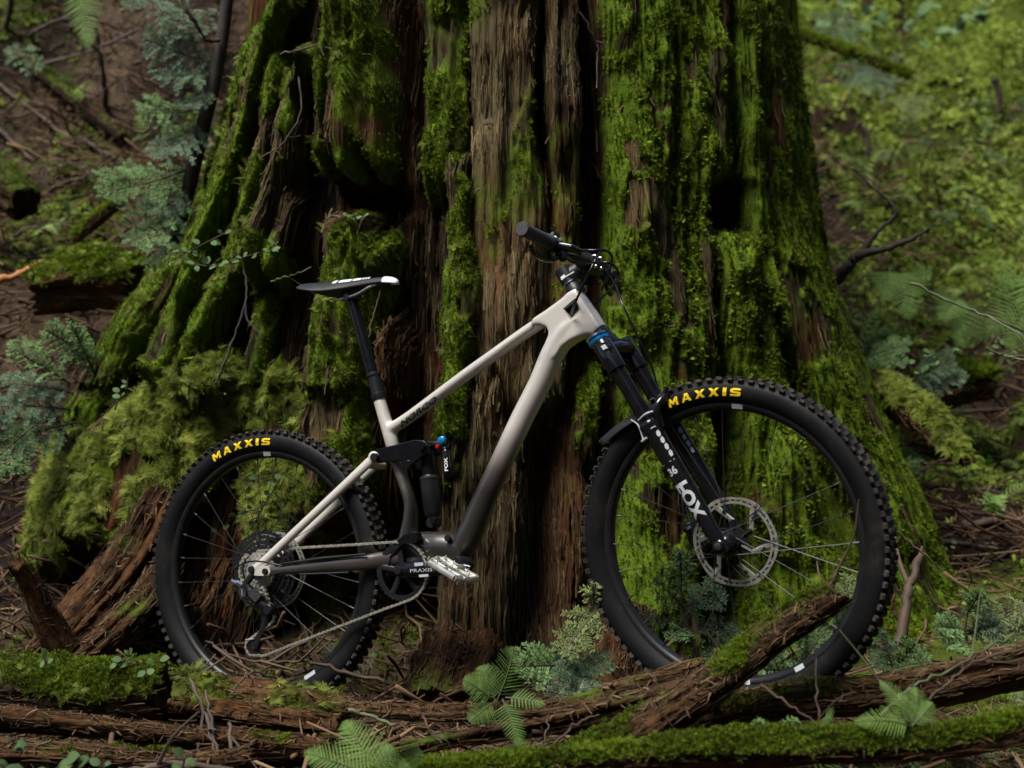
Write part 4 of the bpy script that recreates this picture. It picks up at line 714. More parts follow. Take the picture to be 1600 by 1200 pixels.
# --- ferns
def frond(base, tip, normal, width, n=18, seed=0, droop=.12, shape=.30, tint=.6):
    r = np.random.default_rng(seed); base, tip, normal = [np.asarray(q, float) for q in (base, tip, normal)]; L = np.linalg.norm(tip - base); normal = normal + r.normal(0, .22, 3); normal = normal / np.linalg.norm(normal)
    P = catmull([base, base * .62 + tip * .38 + normal * droop * L, base * .25 + tip * .75 + normal * droop * .9 * L, tip], 10); s = np.linspace(0, 1, len(P)); T = np.gradient(P, axis=0); T /= np.linalg.norm(T, axis=1)[:, None]
    V, F, C_ = [], [], []
    for i in range(n):
        t = .10 + .88 * (i + .5) / n; b = np.array([np.interp(t, s, P[:, q]) for q in range(3)]); k = int(t * (len(P) - 1)); sd_ = np.cross(T[k], normal); sd_ /= np.linalg.norm(sd_)
        ln0 = width * (smooth(0, shape, t) * .45 + .55) * (1 - t) ** .80 * 1.25
        for sg in (-1, 1):
            ln = ln0 * r.uniform(.88, 1.08); d = sd_ * sg * .92 + T[k] * (.38 + .3 * t) + normal * r.uniform(-.10, .12); d /= np.linalg.norm(d); w = np.cross(d, normal); w /= np.linalg.norm(w)
            wd = min(.56 * L / n, ln * .42); m = 9; k0 = len(V); tn = tint + r.normal(0, .13)
            for j in range(2 * m + 1):
                u = j / (2 * m); lobe = 1.0 if j % 2 else .42; hw = wd * .5 * lobe * (1 - u ** 1.6) + .0004; c = b + d * ln * u - normal * ln * .10 * u * u
                V += [c - w * hw + d * ln * .03 * (j % 2), c - normal * hw * .25, c + w * hw + d * ln * .03 * (j % 2)]; C_ += [tn - .05, tn - .12, tn + .05]
            for j in range(2 * m):
                a = k0 + 3 * j; F += [(a, a + 1, a + 4, a + 3), (a + 1, a + 2, a + 5, a + 4)]
    return np.array(V), np.array(F), np.array(C_), P
def fern(label, base, fronds, seed=0, cat='fern', mat=None, **kw):
    root = thing('fern_plant', label, cat, base)
    for i, f in enumerate(fronds):
        k = dict(kw); k.update(f[3] if len(f) > 3 else {}); V, F, C_, P = frond(f[0] if f[0] is not None else base, f[1], f[2] if f[2] is not None else CAMN, k.pop('width', .06), seed=seed * 30 + i, **k)
        o = under(link('frond', big_mesh('frond', V, F, mat or M_FERN, {'tint': np.clip(C_, 0, 1)}, False)), root); MB().tube(P, [.0018, .0006], 5).build('stalk', M_STEM, o)
    return root
fb = A_(775, 1098, 3.02)
fern('green fern in front of the tree foot between the wheels', fb, [(None, A_(802, 1010, 3.06), CAMN, dict(width=.058, tint=.35)), (A_(770, 1095, 3.02), A_(724, 1062, 2.98), CAMN, dict(width=.045)), (A_(772, 1097, 3.02), A_(733, 1128, 2.96), CAMN, dict(width=.040, tint=.5)), (A_(785, 1092, 3.02), A_(812, 1168, 2.94), CAMN, dict(width=.040, tint=.45)), (A_(790, 1090, 3.02), A_(852, 1102, 2.98), CAMN, dict(width=.030, n=12)), (None, A_(752, 1040, 3.04), CAMN, dict(width=.05, tint=.45))], seed=1, droop=.08)
fb = A_(600, 1222, 2.7)
fern('pale fern at the bottom edge left of centre', fb, [(A_(598, 1215, 2.7), A_(536, 1126, 2.78), CAMN, dict(width=.060, tint=.75)), (A_(600, 1220, 2.7), A_(474, 1176, 2.7), CAMN, dict(width=.058, tint=.85, n=22)), (A_(570, 1230, 2.7), A_(612, 1164, 2.72), CAMN, dict(width=.052, tint=.7)), (None, A_(655, 1170, 2.68), CAMN, dict(width=.05, tint=.8)), (A_(580, 1235, 2.7), A_(640, 1195, 2.68), CAMN, dict(width=.05, tint=.7))], seed=2, droop=.06)
fb = A_(1425, 1135, 2.68)
fern('bright green fern on the mossy bottom log at the right', fb, [(None, A_(1374, 1062, 2.72), CAMN, dict(width=.040, tint=.7)), (None, A_(1432, 1074, 2.72), CAMN, dict(width=.042, tint=.6)), (None, A_(1458, 1098, 2.7), CAMN, dict(width=.035)), (None, A_(1334, 1128, 2.66), CAMN, dict(width=.04, tint=.85)), (A_(1300, 1130, 2.66), A_(1290, 1120, 2.66), CAMN, dict(width=.03, n=9)), (None, A_(1400, 1085, 2.70), CAMN, dict(width=.036))], seed=3)
fern('drooping fern frond hanging at the upper left corner', A_(128, -20, 5.6), [(A_(124, -25, 5.6), A_(140, 74, 5.4), CAMN, dict(width=.10, tint=.75, n=22, droop=.03))], seed=4)
fern('fern with drooping fronds on the right slope', A_(1520, 455, 5.4), [(A_(1480, 470, 5.4), A_(1505, 545, 5.2), CAMN, dict(width=.13, tint=.6)), (A_(1495, 470, 5.4), A_(1545, 530, 5.3), CAMN, dict(width=.11, tint=.5)), (A_(1500, 465, 5.4), A_(1470, 500, 5.2), CAMN, dict(width=.09, tint=.8))], seed=5)
fern('bright fern at the right edge of the slope', A_(1590, 440, 5.2), [(A_(1600, 440, 5.2), A_(1545, 520, 5.0), CAMN, dict(width=.14, tint=.9)), (A_(1605, 440, 5.2), A_(1575, 545, 5.0), CAMN, dict(width=.14, tint=.8)), (A_(1600, 430, 5.2), A_(1620, 500, 5.0), CAMN, dict(width=.13, tint=.85)), (A_(1600, 440, 5.2), A_(1560, 440, 5.1), CAMN, dict(width=.10, tint=.9))], seed=6)
fern('pale fern clump on the slope just right of the tree', A_(1400, 420, 5.3), [(A_(1395, 420, 5.3), A_(1420, 500, 5.1), CAMN, dict(width=.11, tint=.95)), (A_(1390, 420, 5.3), A_(1385, 470, 5.1), CAMN, dict(width=.10, tint=.95)), (A_(1400, 425, 5.3), A_(1440, 460, 5.2), CAMN, dict(width=.10, tint=.85)), (A_(1405, 440, 5.3), A_(1455, 430, 5.2), CAMN, dict(width=.08, tint=.9))], seed=7)
fern('small pale fern on the bare soil right of the tree', gp(1548, 815, .02), [(gp(1548, 818, .02), A_(1525, 790, 4.3), CAMN, dict(width=.05, tint=.9, n=10)), (gp(1548, 818, .02), A_(1570, 800, 4.3), CAMN, dict(width=.05, tint=.9, n=10)), (gp(1548, 818, .02), A_(1545, 785, 4.35), CAMN, dict(width=.045, tint=.9, n=10))], seed=8)

# --- twigs with small round leaves
def leafy(label, stems, size, cat='shrub', name='leafy_twig', seed=0, mat=None, sep=.035, jit=.6, big=False, tint=.6):
    r = np.random.default_rng(seed + 500); P0 = np.asarray(stems[0][0], float); root = thing(name, label, cat, P0); V, F, C_ = [], [], []; st = MB()
    for pts in stems:
        P = catmull(pts, 8); st.tube(P, [.0022, .0009], 5); seg = np.r_[0, np.cumsum(np.linalg.norm(np.diff(P, axis=0), axis=1))]; n = max(3, int(seg[-1] / sep))
        for i in range(n):
            u = seg[-1] * (i + .6) / n; b = np.array([np.interp(u, seg, P[:, q]) for q in range(3)])
            for sg in (-1, 1):
                if r.random() < .15: continue
                d = np.array([r.normal(0, .7), r.normal(-.2, .4), r.normal(.05, .5)]) + np.array([sg * .6, 0, .1]); d /= np.linalg.norm(d); nrm = np.array([r.normal(0, .4), -.7, .7]); w = np.cross(d, nrm); w /= np.linalg.norm(w); nrm = np.cross(w, d)
                q = size * r.uniform(.6, 1.15); c = b + d * q * .25; v = []
                for a in range(7):
                    x = a / 6; hw = .40 * math.sin(math.pi * min(1, x * .92 + .08)) ** .8 * q * (1 if a < 6 else 0); e = c + d * q * x - nrm * q * .16 * (x - .4) ** 2; v += [e - w * hw + nrm * hw * .15, e, e + w * hw + nrm * hw * .15]
                f = [(3 * a + o, 3 * a + o + 1, 3 * a + o + 4, 3 * a + o + 3) for a in range(6) for o in (0, 1)]; tt = np.clip(tint + r.normal(0, .18), 0, 1)
                if big:
                    me = big_mesh('leaf', v, f, mat or M_LEAF, {'tint': np.full(len(v), tt)}, True); under(link('leaf', me), root)
                else: k0 = len(V); V += v; F += [tuple(z + k0 for z in y) for y in f]; C_ += [tt] * len(v)
    under(st.build('stem', M_TWIGR), root)
    if V: o = under(link('leaves', big_mesh('leaves', V, F, mat or M_LEAF, {'tint': np.array(C_)}, True)), root); o['kind'] = 'stuff'
    return root
leafy('leafy twig behind the rear wheel spokes', [[A_(440, 745, 3.93), A_(410, 790, 3.92), A_(370, 805, 3.9), A_(335, 838, 3.88)], [A_(415, 785, 3.92), A_(390, 830, 3.9), A_(372, 838, 3.88)], [A_(440, 740, 3.93), A_(395, 750, 3.9), A_(380, 765, 3.88)], [A_(430, 770, 3.93), A_(440, 800, 3.9), A_(430, 820, 3.9)]], .022, seed=1, mat=M_LEAF, tint=.35)
leafy('pale leafy twigs over the mossy left ridges', [[A_(405, 395, 3.95), A_(370, 405, 3.9), A_(330, 415, 3.92), A_(300, 412, 3.95)], [A_(360, 360, 3.98), A_(310, 385, 4.0), A_(265, 410, 4.05), A_(240, 432, 4.1)], [A_(300, 395, 4.0), A_(270, 395, 4.05), A_(255, 415, 4.1)], [A_(435, 378, 3.95), A_(420, 395, 3.92)]], .024, seed=2, tint=.85)
leafy('tiny leafy sprig on the ledge above the saddle', [[A_(560, 345, 3.85), A_(552, 338, 3.84), A_(540, 338, 3.84)], [A_(560, 345, 3.85), A_(570, 335, 3.84)]], .014, seed=3, tint=.95, sep=.012)
leafy('small leafy plant at the foot of the mossy root, left of the rear wheel', [[A_(170, 640, 3.95), A_(195, 615, 3.9), A_(200, 590, 3.9)], [A_(180, 640, 3.95), A_(190, 610, 3.92)]], .020, seed=4, tint=.7)
leafy('leafy sprig sticking up from the thick mossy log', [[A_(180, 1040, 3.15), A_(195, 1030, 3.14), A_(205, 1020, 3.14)], [A_(225, 1050, 3.12), A_(240, 1040, 3.1), A_(250, 1026, 3.1)], [A_(70, 1040, 3.15), A_(75, 1022, 3.16)]], .020, seed=5, tint=.6, sep=.02)
leafy('broad leaved plant in the bottom left corner', [[A_(60, 1235, 2.72), A_(85, 1205, 2.7), A_(105, 1185, 2.7)], [A_(85, 1230, 2.72), A_(100, 1205, 2.7), A_(125, 1195, 2.7)], [A_(20, 1230, 2.72), A_(10, 1200, 2.7), A_(-5, 1190, 2.7)]], .042, seed=6, tint=.5, sep=.05, big=True)
leafy('small leafy plant beside the pale bottom stick', [[A_(150, 1225, 2.74), A_(155, 1200, 2.74), A_(165, 1195, 2.74)], [A_(285, 1200, 2.8), A_(288, 1188, 2.8), A_(292, 1180, 2.8)], [A_(20, 1170, 2.8), A_(22, 1150, 2.82)]], .022, seed=7, tint=.45, sep=.02)
leafy('low leafy plant on the slope left of the tree', [[gp(125, 400, .1), gp(160, 385, .15), gp(200, 380, .15)], [gp(90, 395, .08), gp(110, 380, .14)]], .030, seed=8, tint=.8, sep=.03)
leafy('leafy shrub at the top of the right slope', [[A_(1330, 60, 9.0), A_(1360, 20, 9.0), A_(1400, -10, 9.0)], [A_(1400, 60, 9.0), A_(1440, 20, 9.0), A_(1480, -15, 9.0)], [A_(1300, 50, 9.0), A_(1310, 10, 9.0), A_(1325, -20, 9.0)], [A_(1470, 70, 9.0), A_(1500, 30, 9.0), A_(1560, 10, 9.0)], [A_(1420, 70, 9.0), A_(1460, 50, 9.0), A_(1510, 55, 9.0)]], .10, seed=9, tint=.85, sep=.09)
leafy('leafy plant on the slope below the forked branch', [[A_(1430, 590, 4.7), A_(1445, 570, 4.7), A_(1460, 545, 4.7)], [A_(1440, 590, 4.7), A_(1470, 560, 4.7), A_(1490, 545, 4.7)], [A_(1400, 585, 4.7), A_(1420, 565, 4.7)]], .030, seed=10, tint=.8, sep=.035)
leafy('bright green leaf cluster on the soil at the right', [[gp(1535, 742, .02), gp(1552, 738, .03), gp(1565, 740, .03)]], .055, seed=11, tint=.9, sep=.06, mat=leaf_mat('lime_leaf', (.12, .22, .02), (.18, .32, .03), inst=False))

# ------------------------------------------------------------------ loose cover on the ground
def inframe(x, y): return ((np.abs(x / np.maximum(y, .1)) < .40) & (y > 2.35)).astype(float)
def patch(x, y, s, k): return .5 + .5 * NZ2.fbm(x * s, y * s, k, 3)
P, N = ground_pts(420000, -5, 6.5, 4.0, 15, lambda x, y: inframe(x, y) * mossf(x, y) * (.45 + .55 * (x > .8)) * smooth(4.2, 5, y) * .8)
scl = RNG.uniform(.016, .046, len(P)) * np.interp(P[:, 1], [4, 7, 14], [.55, 1, 1.7])
tag(scatter('hillside_moss', P, N, scl, .02 + .55 * patch(P[:, 0], P[:, 1], 1.6, 3) + .5 * patch(P[:, 0], P[:, 1], .55, 33) + RNG.normal(0, .20, len(P)) - .18 * (P[:, 0] < 0), T_HILL), kind='stuff')
P, N = ground_pts(16000, -5, 7, 4.6, 16, lambda x, y: inframe(x, y) * smooth(.52, .75, patch(x, y, 1.1, 9)) * np.where(x > 0, .6, .6))
tag(scatter('undergrowth', P + [0, 0, .02], N * .5 + [0, -.2, .6], RNG.uniform(.03, .09, len(P)) * np.interp(P[:, 1], [4, 14], [.7, 1.5]), .35 + .4 * patch(P[:, 0], P[:, 1], 2.2, 5) + RNG.normal(0, .15, len(P)), T_LEAF), kind='stuff')
T_FROND = []
for i in range(4):
    V, F, C_, P_ = frond((0, 0, 0), (.8, .1 * (i - 1.5), .25 + .2 * (i % 2)), (0, 0, 1), .26, n=11, seed=900 + i, droop=.25)
    T_FROND.append(proto('small_frond', V, F, leaf_mat('small_fronds', (.040, .070, .018), (.20, .28, .07)) if i == 0 else T_FROND[0].data.materials[0]))
P, N = ground_pts(2400, -5, 7, 4.5, 10, lambda x, y: inframe(x, y) * np.where(x > 0, .9, .8) * smooth(.35, .6, patch(x, y, 1.5, 22)))
tag(scatter('low_ferns', P + [0, 0, .01], N + [0, -.1, .3], RNG.uniform(.10, .32, len(P)) * np.interp(P[:, 1], [4.5, 13], [.7, 1.4]), RNG.uniform(.2, 1, len(P)), T_FROND), kind='stuff')
T_SPRAY = []
for i in range(3):
    V, F, C_, st_ = spray((0, 0, 0), (1, 0, .25), (0, 0, 1), .5, 12, nl=.06, seed=950 + i, droop=.1, dens=.10, nw=.011)
    T_SPRAY.append(proto('needle_spray', V, [tuple(q[:4]) if q[2] != q[3] else tuple(q[:3]) for q in F.tolist()], leaf_mat('slope_needles', (.030, .060, .026), (.16, .24, .12)) if i == 0 else T_SPRAY[0].data.materials[0]))
P, N = ground_pts(900, -4.5, 6, 4.7, 12, lambda x, y: inframe(x, y) * np.where(x > 0, .3, .9) * smooth(.4, .6, patch(x, y, 1.2, 31)))
tag(scatter('low_needles', P + [0, 0, .03], N + [0, -.3, .2], RNG.uniform(.15, .38, len(P)), RNG.uniform(.1, .9, len(P)), T_SPRAY), kind='stuff')
P, N = ground_pts(60000, -4, 4.5, 2.4, 9, lambda x, y: inframe(x, y) * (1 - .7 * mossf(x, y)))
tag(scatter('wood_litter', P + [0, 0, .004], N, RNG.uniform(.012, .06, len(P)), RNG.beta(1.3, 2.4, len(P)), T_CHIP, tilt=.5), kind='stuff')
P, N = ground_pts(26000, -4.5, 5.5, 2.6, 10, lambda x, y: inframe(x, y) * np.where(x < -.7, 1.0, .6) * (1 - .5 * mossf(x, y)))
N = np.cross(N, RNG.normal(0, 1, N.shape)); N /= np.linalg.norm(N, axis=1)[:, None]
tag(scatter('twig_litter', P + [0, 0, .015], np.abs(N) * [1, 1, .3] * np.sign(RNG.normal(0, 1, N.shape)) + [0, 0, 2.2], RNG.uniform(.08, .55, len(P)), RNG.beta(1.5, 2.3, len(P)), T_TWIG, tilt=.25), kind='stuff')
P, N = ground_pts(14000, -2.2, 2.4, 2.4, 4.2, lambda x, y: inframe(x, y) * smooth(.48, .62, patch(x, y, 3.0, 12)))
tag(scatter('ground_moss', P, N, RNG.uniform(.010, .030, len(P)), .2 + .5 * patch(P[:, 0], P[:, 1], 6, 3), T_MOSS + T_FEATH), kind='stuff')

P, N = ground_pts(9000, -1.3, 1.4, 2.45, 3.7, lambda x, y: inframe(x, y) * .55)
tag(scatter('twig_litter', P + [0, 0, .012], N + [0, 0, .3], RNG.uniform(.04, .22, len(P)), RNG.beta(1.5, 2.2, len(P)), T_TWIG, tilt=.35), kind='stuff')
P, N = ground_pts(500, -1.3, 1.5, 2.5, 3.9, lambda x, y: inframe(x, y) * smooth(.5, .65, patch(x, y, 2.6, 44)))
tag(scatter('low_needles', P + [0, 0, .01], N + [0, -.3, .3], RNG.uniform(.05, .13, len(P)), RNG.uniform(.05, .8, len(P)), T_SPRAY), kind='stuff')
P, N = ground_pts(420, -1.3, 1.5, 2.45, 3.9, lambda x, y: inframe(x, y) * smooth(.5, .65, patch(x, y, 2.2, 47)))
tag(scatter('low_ferns', P + [0, 0, .008], N + [0, -.2, .3], RNG.uniform(.05, .13, len(P)), RNG.uniform(.1, .8, len(P)), T_FROND), kind='stuff')
# ------------------------------------------------------------------ the mountain bike
BM = {}
BM['black'] = simple('gloss_black', (0.005, 0.005, 0.006), 0.15, 0, 0.32, var=0.3, scale=60)
BM['satin'] = simple('satin_black', (0.008, 0.008, 0.009), 0.40, 0, 0.28, var=0.35, scale=40)
BM['rubber'] = simple('tyre_rubber', (0.0045, 0.005, 0.006), 0.55, 0, 0.12, var=0.5, scale=14, bump=0.15)
_m, _n, _l, _b = mat_new('tyre_rubber_dusty'); _tc = _n.new('ShaderNodeTexCoord'); _t = _n.new('ShaderNodeTexNoise'); _t.inputs['Scale'].default_value = 9; _t.inputs['Detail'].default_value = 8; _t.inputs['Roughness'].default_value = .7
_l.new(_tc.outputs['Object'], _t.inputs['Vector']); _r = ramp(_n, [(.35, (.0035, .004, .005)), (.55, (.008, .0078, .008)), (.78, (.034, .028, .023))]); _l.new(_t.outputs['Fac'], _r.inputs[0]); _l.new(_r.outputs[0], _b.inputs['Base Color'])
_b.inputs['Roughness'].default_value = .55; _b.inputs['Specular IOR Level'].default_value = .12; BM['rubber'] = _m
BM['mud'] = simple('dusty_tread', (0.029, 0.025, 0.022), 0.85, 0, 0.15, var=0.85, scale=18, bump=0.3)
BM['grip'] = simple('grip_rubber', (0.03, 0.03, 0.032), 0.75, var=0.3, scale=300, bump=0.4)
BM['silver'] = simple('polished_alloy', (0.62, 0.63, 0.65), 0.22, 1.0, var=0.15, scale=80)
BM['pedal'] = simple('worn_alloy', (0.62, 0.60, 0.54), 0.36, 0.85, var=0.25, scale=90)
BM['steel'] = simple('brushed_steel', (0.44, 0.43, 0.38), 0.42, 0.8, var=0.25, scale=120)
BM['chain'] = simple('chain_steel', (0.50, 0.47, 0.39), 0.36, 0.8, var=0.35, scale=150)
BM['spoke'] = simple('dark_spoke', (0.035, 0.035, 0.038), 0.45, 0.5)
BM['yellow'] = simple('yellow_print', (0.75, 0.52, 0.01), 0.6, var=0.12, scale=90)
BM['white'] = simple('white_print', (0.6, 0.61, 0.62), 0.5, var=0.05, scale=50)
BM['grey'] = simple('grey_print', (0.33, 0.35, 0.37), 0.5, var=0.1, scale=50)
BM['dprint'] = simple('dark_print', (0.008, 0.008, 0.008), 0.7, 0, 0.03)
BM['blue'] = simple('anodised_blue', (0.01, 0.22, 0.50), 0.25, 0.6)
BM['red'] = simple('anodised_red', (0.55, 0.02, 0.03), 0.3, 0.6)
BM['fender'] = simple('matt_plastic', (0.016, 0.016, 0.017), 0.55, 0, 0.25, var=0.3, scale=30)

RH = np.array([-.648, 3.716, .309]); FH = np.array([.487, 3.135, .446])       # wheel hubs
U = FH - RH; WB = np.linalg.norm(U); U = U / WB
def plane_n(yaw, lean):
    n = np.array([-math.sin(yaw), -math.cos(yaw), 0]); return math.cos(lean) * n + np.array([0, 0, math.sin(lean)])
N0 = plane_n(R(26.5), R(5.1)); N0 = N0 - U * N0.dot(U); N0 /= np.linalg.norm(N0)
Lf = -N0; V0 = np.cross(U, Lf)
WR = 0.376
BMAT = np.eye(4); BMAT[:3, 0] = U; BMAT[:3, 1] = Lf; BMAT[:3, 2] = V0
BMAT[:3, 3] = RH - V0 * WR                                                    # root: where the rear tyre meets the ground
BINV = np.linalg.inv(BMAT)
NF = plane_n(R(32.8), R(-1.13)); UF = np.cross(-NF, [0, 0, 1.0]); UF /= np.linalg.norm(UF); VF = np.cross(UF, -NF)
FW = np.eye(4); FW[:3, 0] = UF; FW[:3, 1] = -NF; FW[:3, 2] = VF; FW[:3, 3] = FH
FLOC = BINV @ FW                                                              # front wheel / fork frame inside the bike
RLOC = np.eye(4); RLOC[:3, 3] = (0, 0, WR)
def hitp(px, py, M, w):
    d = np.array([(px - 800) / FPX, 1, (600 - py) / FPX]); n = M[:3, 1]; t = ((M[:3, 3] - CAM).dot(n) - w) / d.dot(n)
    return (np.linalg.inv(M) @ np.append(CAM + t * d, 1))[:3]
def bp(px, py, w=0.0): return hitp(px, py, BMAT, w)          # bike frame; w = metres towards the camera
def fp(px, py, w=0.0): return hitp(px, py, FW, w)            # steered front frame
def bl(P): return (BINV @ np.append(P, 1))[:3]               # world -> bike
bike = thing('mountain_bike', 'pale grey mountain bike with black fork leaning against the big mossy tree', 'bicycle')
bike.matrix_world = Matrix(BMAT.tolist())
YA = np.array([0, 1.0, 0])

def wheel(M, front):
    w = link('wheel', None, bike); w.matrix_local = Matrix(M.tolist())
    w['label'] = 'front wheel with a large brake rotor' if front else 'rear wheel with the sprockets'
    prof = [(.309, .012), (.313, .0165), (.320, .0225), (.330, .0285), (.341, .0305), (.351, .029), (.359, .0245), (.3645, .017), (.367, .008)]
    prof = prof + [(a, -b) for a, b in prof[::-1]]
    MB().lathe(prof, 120, ax=YA, close=True).build('tyre', BM['rubber'], w, 60)
    t = MB(); nk = 92
    for i in range(nk):
        a = 2 * math.pi * (i + .5 * (1 if front else .3)) / nk
        for sgn in (-1, 1):
            for (rad, lat, tilt, sx, sy, sz) in ((.3665, .0255, 46, .0125, .0075, .0125), (.3695, .0085, 12, .011, .0125, .011)):
                aa = a + (0 if lat > .02 else math.pi / nk) + sgn * .004
                e = np.array([math.cos(aa), 0, math.sin(aa)]); tt = np.array([-math.sin(aa), 0, math.cos(aa)]); y = np.array([0, sgn, 0])
                th = R(tilt); o = math.cos(th) * e + math.sin(th) * y; q = -math.sin(th) * e + math.cos(th) * y
                rot = np.stack([tt, q, o], 1); k = .82
                jit = 1 + .12 * (random.random() - .5)
                v = np.array([(x * sx / 2 * (k if z > 0 else 1.1), yy * sy / 2 * (k if z > 0 else 1.1), z * sz / 2 * jit) for x in (-1, 1) for yy in (-1, 1) for z in (-1, 1)]) @ rot.T
                t.add(v + e * (rad - .004) + y * lat, [(0, 1, 3, 2), (4, 6, 7, 5), (0, 4, 5, 1), (2, 3, 7, 6), (0, 2, 6, 4), (1, 5, 7, 3)])
    tag(t.build('tread', BM['mud'], w, smooth_=False), kind='stuff')
    rp = [(.314, .0155), (.3115, .0165), (.306, .0155), (.300, .0125), (.2965, .007)]
    rim = MB().lathe(rp + [(a, -b) for a, b in rp[::-1]], 96, ax=YA, close=True).build('rim', BM['satin'], w, 50)
    hub = MB()
    hub.lathe([(.010, -.052), (.030, -.030), (.030, -.026), (.016, -.020), (.014, .0), (.016, .020), (.028, .026), (.028, .030), (.012, .052)], 28, ax=YA)
    hub.lathe([(.010, -.062), (.012, -.06), (.012, .06), (.010, .062)], 16, ax=YA)
    hub.build('hub', BM['black'], w)
    for i in range(28):
        a = 2 * math.pi * (i + .3) / 28; s = 1 if i % 2 else -1; d = (1 if (i // 2) % 2 else -1) * 1.15
        p0 = np.array([.027 * math.cos(a + d), s * .028, .027 * math.sin(a + d)]); p1 = np.array([.298 * math.cos(a), s * .003, .298 * math.sin(a)])
        sp = MB().tube([p0, p1], .0009, 5)
        sp.tube([p0 + (p1 - p0) * .945, p1], .0022, 6)
        sp.build('spoke', BM['spoke'], w)
    return w, rim

def tyre_lat(rho):
    pr = [(.309, .012), (.313, .0165), (.320, .0225), (.330, .0285), (.341, .0305), (.351, .029), (.359, .0245), (.3645, .017)]
    return np.interp(rho, [p[0] for p in pr], [p[1] for p in pr])

GLY = {'M': [[(0, 0), (0, 1), (.26, 1), (.5, .55), (.74, 1), (1, 1), (1, 0), (.76, 0), (.76, .55), (.5, .12), (.24, .55), (.24, 0)]],
       'A': [[(0, 0), (.34, 1), (.66, 1), (.5, .72), (.36, .38), (.27, 0)], [(.66, 1), (1, 0), (.73, 0), (.64, .38), (.5, .72)], [(.30, .20), (.36, .40), (.64, .40), (.70, .20)]],
       'X': [[(0, 0), (.34, .5), (.66, .5), (.30, 0)], [(.34, .5), (0, 1), (.30, 1), (.66, .5)], [(.66, .5), (1, 0), (.70, 0), (.34, .5)], [(.34, .5), (.70, 1), (1, 1), (.66, .5)]],
       'I': [[(0, 0), (0, 1), (1, 1), (1, 0)]],
       'S': [[(.0, .0), (0, .24), (.72, .24), (.72, 0)], [(.72, 0), (1, .14), (1, .52), (.72, .62), (.72, .24)], [(.28, .38), (.28, .62), (.72, .62), (.72, .38)], [(.28, 1), (0, .86), (0, .48), (.28, .38), (.28, .76)], [(.28, 1), (.95, 1), (.95, .76), (.28, .76)]]}
def tyre_word(w, word, a0, a1, r0, r1):
    """yellow block letters wrapped on the drive-side sidewall from angle a0 to a1 (degrees)"""
    wid = {'I': .36}; adv = [wid.get(c, 1.0) for c in word]; gap = .38; tot = sum(adv) + gap * (len(word) - 1); x = 0
    m = MB()
    for c, ad in zip(word, adv):
        for poly in GLY[c]:
            # subdivide edges so that the letter follows the curve
            pts = []
            for k in range(len(poly)):
                p, q = np.array(poly[k]), np.array(poly[(k + 1) % len(poly)])
                for t in (0, .5): pts.append(p + (q - p) * t)
            vt, vb = [], []
            for p in pts:
                xx = x + p[0] * ad + .10 * (p[1] - .5); a = R(a0 + (a1 - a0) * xx / tot); rho = r0 + (r1 - r0) * p[1]
                e = np.array([math.cos(a), 0, math.sin(a)]); vt.append(e * rho - YA * (tyre_lat(rho) + .0012)); vb.append(e * rho - YA * (tyre_lat(rho) - .001))
            n = len(pts); m.add(vt + vb, [tuple(range(n))] + [(i, n + i, n + (i + 1) % n, (i + 1) % n) for i in range(n)])
        x += ad + gap
    return m.build('lettering', BM['yellow'], w, smooth_=False)
def rim_sticker(w, a0, a1, mat, r0=.3005, r1=.3112):
    m = MB(); n = 6
    for rr, k in ((r0, 0), (r1, 1)): pass
    A = np.linspace(R(a0), R(a1), n)
    lat = lambda r: np.interp(r, [.300, .306, .3115], [.0125, .0155, .0165]) + .0012
    v = [np.array([math.cos(a) * r, -lat(r) + dd, math.sin(a) * r]) for dd in (0, .002) for r in (r0, r1) for a in A]
    f = [(i, i + 1, n + i + 1, n + i) for i in range(n - 1)] + [(n + i, n + i + 1, 3 * n + i + 1, 3 * n + i) for i in range(n - 1)] + [(i + 1, i, 2 * n + i, 2 * n + i + 1) for i in range(n - 1)]
    m.add(v, f); return m.build('rim_sticker', mat, w, smooth_=False)
def ang_on(M, px, py, w=.02):
    p = hitp(px, py, M, w); return math.degrees(math.atan2(p[2], p[0])), math.hypot(p[0], p[2])

RW = np.array(BMAT); RW[:3, 3] = RH
rw, _ = wheel(RLOC, False)
fw, _ = wheel(FLOC, True)
aa, _ = ang_on(FW, 1050, 637); bb, _ = ang_on(FW, 1160, 616)
tyre_word(fw, 'MAXXIS', aa, bb, .3285, .3470)
aa, _ = ang_on(RW, 339, 722); bb, _ = ang_on(RW, 425, 698)
tyre_word(rw, 'MAXXIS', aa, bb, .3285, .3470)
for px, py, wh, M, mt, dd in ((1152, 629, fw, FW, 'grey', 2.4), (417, 711, rw, RW, 'grey', 2.2), (1256, 1056, fw, FW, 'grey', 2.2), (410, 1070, rw, RW, 'grey', 2.6), (488, 1064, rw, RW, 'grey', 3.5), (1165, 1068, fw, FW, 'grey', 2)):
    a, _ = ang_on(M, px, py, .016); rim_sticker(wh, a - dd, a + dd, BM[mt])

